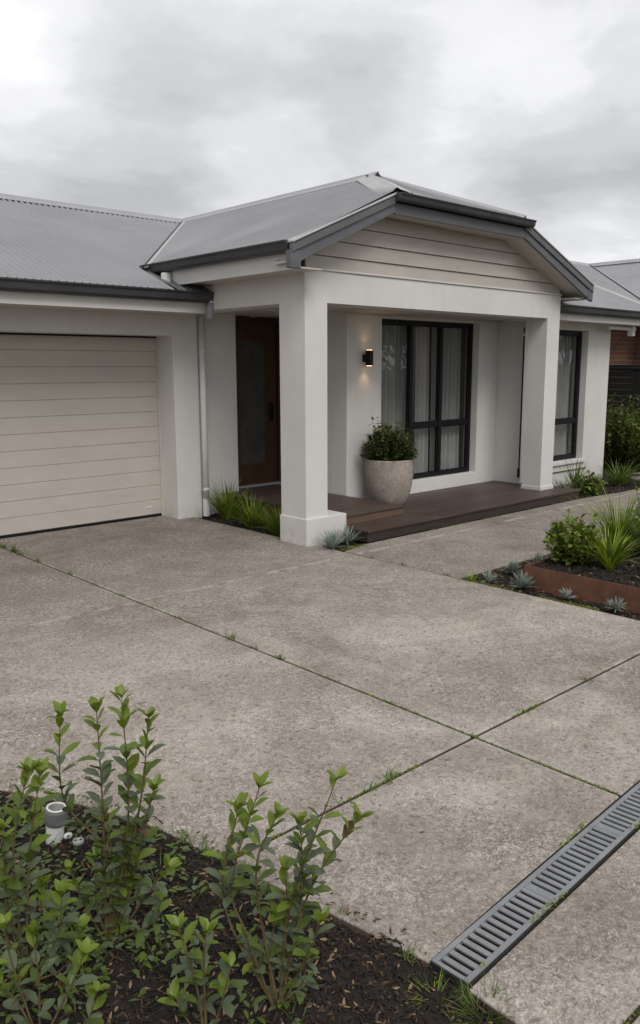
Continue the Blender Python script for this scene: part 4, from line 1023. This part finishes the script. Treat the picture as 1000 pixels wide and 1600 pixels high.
clump('grass_clump', 'fine pale grass clump behind the strappy plant in the raised bed', 'grass clump', (6.45,3.25,.13), 260, .60, .011, ['grass', 'leaf_mid', 'grass_bright'], rnd, (.02,.7), .8, spread=.06)
bushy('leafy_shrub', 'mid green leafy shrub behind the grasses at the right of the raised bed', 'shrub', (7.05,3.10,.13), .36, .50, 110, 13, .06, .032, ['leaf_mid', 'leaf_new'], [.7, .3], rnd, spikes=5, low=.4)
clump('grass_clump', 'green grass clump at the right edge of the photo inside the raised bed', 'grass clump', (6.45,2.95,.13), 150, .46, .014, ['grass', 'leaf_mid'], rnd, (.05,.9), .9, spread=.05)
bushy('leafy_shrub', 'low yellow green shrub nearest the camera in the raised bed', 'shrub', (5.70,2.54,.13), .15, .20, 20, 10, .055, .03, ['leaf_new', 'leaf_mid'], [.6, .4], rnd, low=.5)
clump('grass_clump', 'pale grass clump in the raised bed beyond the right edge of the photo', 'grass clump', (6.3,1.9,.13), 150, .45, .012, ['grass', 'grass_bright'], rnd, (.02,.8), .8, spread=.05)
bushy('leafy_shrub', 'round green shrub in the middle of the raised bed beyond the photo edge', 'shrub', (7.2,2.1,.13), .30, .45, 80, 13, .06, .032, ['leaf_mid', 'leaf_new'], [.7, .3], rnd, spikes=4, low=.4)
# ---------------------------------------------------------------- plants under the small window
G4 = 'grass clumps under the small window'
clump('grass_clump', 'tall thin grass clump directly below the small window sill', 'grass clump', (10.15,5.80,0), 70, .48, .012, ['grass', 'leaf_mid'], rnd, (.02,.6), .6, G4)
clump('grass_clump', 'short grass clump beside the right column foot', 'grass clump', (9.62,5.62,0), 60, .30, .012, ['grass', 'silver'], rnd, (.05,.8), .8, G4)
clump('grass_clump', 'wide arching grass clump at the house corner', 'grass clump', (11.05,5.60,0), 170, .46, .014, ['grass', 'leaf_mid'], rnd, (.1,1.0), 1.0, G4, .10)
bushy('leafy_shrub', 'small bright leafy plant in the bed end beside the deck', 'shrub', (9.98,5.50,0), .20, .28, 32, 10, .085, .045, ['leaf_new', 'leaf_mid'], [.45, .55], rnd, low=.4)
rosette('silver_plant', 'silver rosette plant between the right column and the tall grass', (9.75,5.78,0), .20, 45, rnd, None)
rnd = random.Random(61)
bushy('hedge', 'tall dark green hedge bush beyond the corner of the house', 'hedge', (12.72,6.50,0), .92, 1.06, 420, 26, .080, .046, ['leaf_mid', 'leaf_mid'], [.5, .5], rnd, spikes=8, low=.62, card=True)

# ---------------------------------------------------------------- joint moss and little tufts
mb = MB(); rnd = random.Random(71)
def moss_line(p0, p1, n, dens, w_=.006, z=-.010):
    p0, p1 = Vector((*p0, 0)), Vector((*p1, 0)); d = (p1-p0); L_ = d.length; sd_ = Vector((-d.y, d.x, 0))/L_
    for _ in range(n):
        t = rnd.random(); q = t*L_
        if noise.noise(Vector((q*dens, p0.x*3+p0.y, 7))) < .12: continue
        p = p0+d*t+sd_*rnd.gauss(0, w_*.6); az = rnd.uniform(0, 6.28)
        mb.leaf((p.x, p.y, z+rnd.uniform(0, .010)), (math.cos(az), math.sin(az), rnd.uniform(.1, 1.2)), (0,0,1), rnd.uniform(.006, .014), rnd.uniform(.004, .008), 0, .3, .2)
moss_line((2.9,7.9), (2.9,1.40), 1500, 1.7); moss_line((1.50,2.1), (5.1,2.1), 1800, 2.0); moss_line((1.2,5.1), (5.1,5.1), 200, 1.2, .003)
moss_line((5.137,5.2), (5.137,3.9), 1100, 1.5, .012); moss_line((5.6,5.353), (9.5,5.353), 900, 1.3, .008, -.002); moss_line((7.346,5.3), (7.346,3.5), 350, 2.0, .006)
moss_line((1.66,1.20-.012), (3.2,1.27-.014), 500, 3.5, .008, -.004); moss_line((2.0,1.342), (3.2,1.404), 260, 3.0, .006, -.004)
moss_line((5.16,5.30), (5.50,5.32), 700, .1, .035, -.006); moss_line((5.15,3.9), (5.15,2.2), 1500, 2.4, .022, -.008); moss_line((1.65,.82), (3.5,.82), 300, 2, .006)
mb.build('moss', 'moss', kind='stuff', smooth=True)
mb = MB()
def tuft(x, y, n, ln, m=0):
    for _ in range(n):
        mb.blade((x+rnd.gauss(0,.010), y+rnd.gauss(0,.022), -.008), rnd.uniform(0, 6.28), rnd.uniform(.1, 1.2), 1.35*ln*rnd.uniform(.5, 1.1), .0048, m, 4, .7)
for x, y, n, ln in [(2.9,7.62,50,.07), (2.9,7.35,70,.08), (2.9,7.2,40,.05), (2.9,6.85,30,.05), (2.9,6.2,25,.04), (2.9,5.75,20,.03), (2.9,5.33,16,.03), (2.9,4.55,12,.03), (2.9,3.98,26,.055), (2.9,3.74,16,.035), (2.9,3.50,24,.05), (2.9,3.08,8,.03), (2.9,2.62,10,.03), (2.9,2.1,24,.02), (2.32,2.1,22,.055), (2.20,2.1,24,.03), (2.06,2.1,16,.03), (3.3,2.1,26,.03), (3.36,2.1,18,.025), (3.9,2.1,22,.035), (4.1,2.1,14,.02), (2.88,1.72,8,.02), (2.88,1.5,14,.02),
                    (5.14,4.9,10,.05), (5.14,4.55,14,.04), (5.14,4.05,18,.05), (5.16,4.7,10,.03), (1.60,1.36,16,.04), (1.47,2.18,30,.05), (1.46,2.30,24,.05), (1.60,1.62,8,.03), (1.50,2.0,30,.05)]:
    tuft(x, y, n, ln)
mb.build('joint_grass', ['grass'], kind='stuff', smooth=True)
# leaf litter on the concrete
mb = MB()
for _ in range(70):
    x, y = rnd.uniform(1.7, 5.0), rnd.uniform(1.5, 7.5); az = rnd.uniform(0, 6.28)
    mb.leaf((x, y, .003), (math.cos(az), math.sin(az), .05), (0,0,1), rnd.uniform(.008, .022), rnd.uniform(.003, .008), rnd.choice((0, 1, 1)), .3, .1)
mb.build('leaf_litter', ['chiptan', 'chipbrown'], kind='stuff')

# ---------------------------------------------------------------- neighbour
nb = thing('neighbour_house', 'red brick neighbouring house with grey metal roof beyond the fence', 'house', (16,8,0))
box('wall', 'brick', nb, 16.0, 22.0, 5.6, 8.0, 0, 2.75, bevel=0)
box('wall', 'brick', nb, 9.0, 22.0, 8.01, 13.4, 0, 2.74, bevel=0) if False else box('wall', 'brick', nb, 12.6, 22.0, 8.0, 13.4, 0, 2.74, bevel=0)
JX, JY, JZ = 19.0, 10.75, 4.13
zN = lambda x, y: 2.70+.42*(y-7.35); zM = lambda x, y: 2.70+.42*(x-15.6)
corr('roof', 'x', 12.2, 19.0, lambda x: (max(7.35, 7.35+(x-15.6)) if x > 15.6 else 7.35, JY), zN, nb)
corr('roof', 'y', 5.2, JY, lambda y: (15.6 if y < 7.35 else 15.6+(y-7.35), 19.0), zM, nb)
MB().ext([(19,5.2,JZ), (22.4,5.2,2.7), (22.4,14.1,2.7), (19,10.75,JZ)], (0,0,.02)).build('roof', 'roof', nb)
MB().ext([(12.2,10.75,JZ), (19,10.75,JZ), (22.4,14.1,2.7), (12.2,14.1,2.7)], (0,0,.02)).build('roof', 'roof', nb)
nr = nb.children[2]
fold_cap('ridge_cap', (12.2,JY,JZ+.01), (19,JY,JZ+.01), (0,-1,-.42), (0,1,-.42), .16, 'ridge', nr)
fold_cap('ridge_cap', (19,JY+.1,JZ+.02), (19,5.2,JZ+.02), (-1,0,-.42), (1,0,-.42), .16, 'ridge', nr)
MB().ext([(15.6,7.35,2.72), (19,10.75,JZ+.02), (19.12,10.75,JZ+.02), (15.72,7.35,2.72)], (0,0,.012)).build('valley_tray', 'flash', nr)
MB().ext([(15.56,7.38,2.725), (18.96,10.78,JZ+.02), (18.98,10.78,JZ+.02), (15.59,7.36,2.725)], (0,0,.03)).build('valley_edge', 'gutter', nr)
box('gutter', 'gutter', nb, 15.48, 15.60, 5.2, 7.3, 2.61, 2.70)
box('gutter', 'gutter', nb, 12.2, 15.5, 7.24, 7.36, 2.61, 2.70)
fe = thing('side_fence', 'black horizontal board fence between the hedge and the brick house', 'fence', (13.3,6,0))
mb = MB(); z = .05; i = 0
rnd = random.Random(81)
while z < 1.62:
    mb.box(13.30, 13.32, 5.1, 7.95, z, z+.100); z += .104
mb.build('fence_boards', 'fence', fe, bevel=.003)
for yy in (5.14, 6.6, 7.9): box('fence_post', 'fence', fe, 13.322, 13.40, yy-.04, yy+.04, 0, 1.63)
box('fence_cap', 'fence', fe, 13.28, 13.41, 5.08, 7.98, 1.632, 1.665)

# ---------------------------------------------------------------- trees across the street, seen in the window glass
def tree(label, x, y, h, R, seed, kind='street_tree'):
    r = random.Random(seed); root = thing(kind, label, 'tree', (x, y, 0), 'trees across the street')
    sm = MB(); lm = MB(); top = Vector((x+r.gauss(0,.2), y+r.gauss(0,.2), h*.55))
    sm.tube([(x, y, -.1), (x+.05, y, h*.28), tuple(top)], [.16, .12, .07], 8)
    cl = []
    for k in range(16):
        az = r.uniform(0, 6.28); rr = R*math.sqrt(r.random()); zz = h*r.uniform(.35, .97)
        f = math.sqrt(max(.1, 1-((zz/h-.62)/.42)**2)); c = Vector((x+rr*f*math.cos(az), y+rr*f*math.sin(az), zz)); cl.append(c)
        b = Vector((x, y, h*r.uniform(.2, .5))); sm.tube([tuple(b), tuple(b.lerp(c, .5)+Vector((0,0,.15))), tuple(c)], [.05, .03, .012], 5)
    for c in cl:
        q = R*r.uniform(.28, .5)
        for _ in range(420):
            v = Vector((r.gauss(0,1), r.gauss(0,1), r.gauss(0,.8))).normalized()*q*r.random()**.4
            d = Vector((r.gauss(0,1), r.gauss(0,1), r.gauss(0,.6))); lm.card(c+v, d, (0,0,1), r.uniform(.16, .30), r.uniform(.10, .16), r.choice((0, 1)))
    sm.build('trunk', 'bark', root, smooth=True); lm.build('crown', ['leaf_dark', 'leaf_darkmid'], root)
tree('broad street tree across the road, mirrored in the left pane of the big window', 25.0, -9.0, 7.2, 2.6, 1)
tree('low rounded street tree across the road, mirrored in the right pane of the big window', 29.8, -9.5, 3.3, 1.6, 3)
tree('slim tall street tree across the road, mirrored in the small window', 36.5, -9.0, 7.5, 1.7, 2)
tree('mid height street tree set back behind the others across the road', 33.0, -13.0, 5.2, 2.2, 4)
sh = thing('reflection_hedge', 'long clipped hedge added across the road to hide the horizon in window reflections', 'hedge', (30, -14, 0)); mb = MB(); r_ = random.Random(5)  # out of view, added so the mirrored horizon line is covered
for _ in range(7000):
    mb.card((r_.uniform(12, 50), -14+r_.uniform(-.4, .4), r_.uniform(0, 1.9)), (r_.gauss(0,1), r_.gauss(0,1), r_.gauss(0,.6)), (0,0,1), r_.uniform(.2, .34), r_.uniform(.14, .22), r_.choice((0, 1)))
mb.build('foliage', ['leaf_dark', 'leaf_darkmid'], sh)
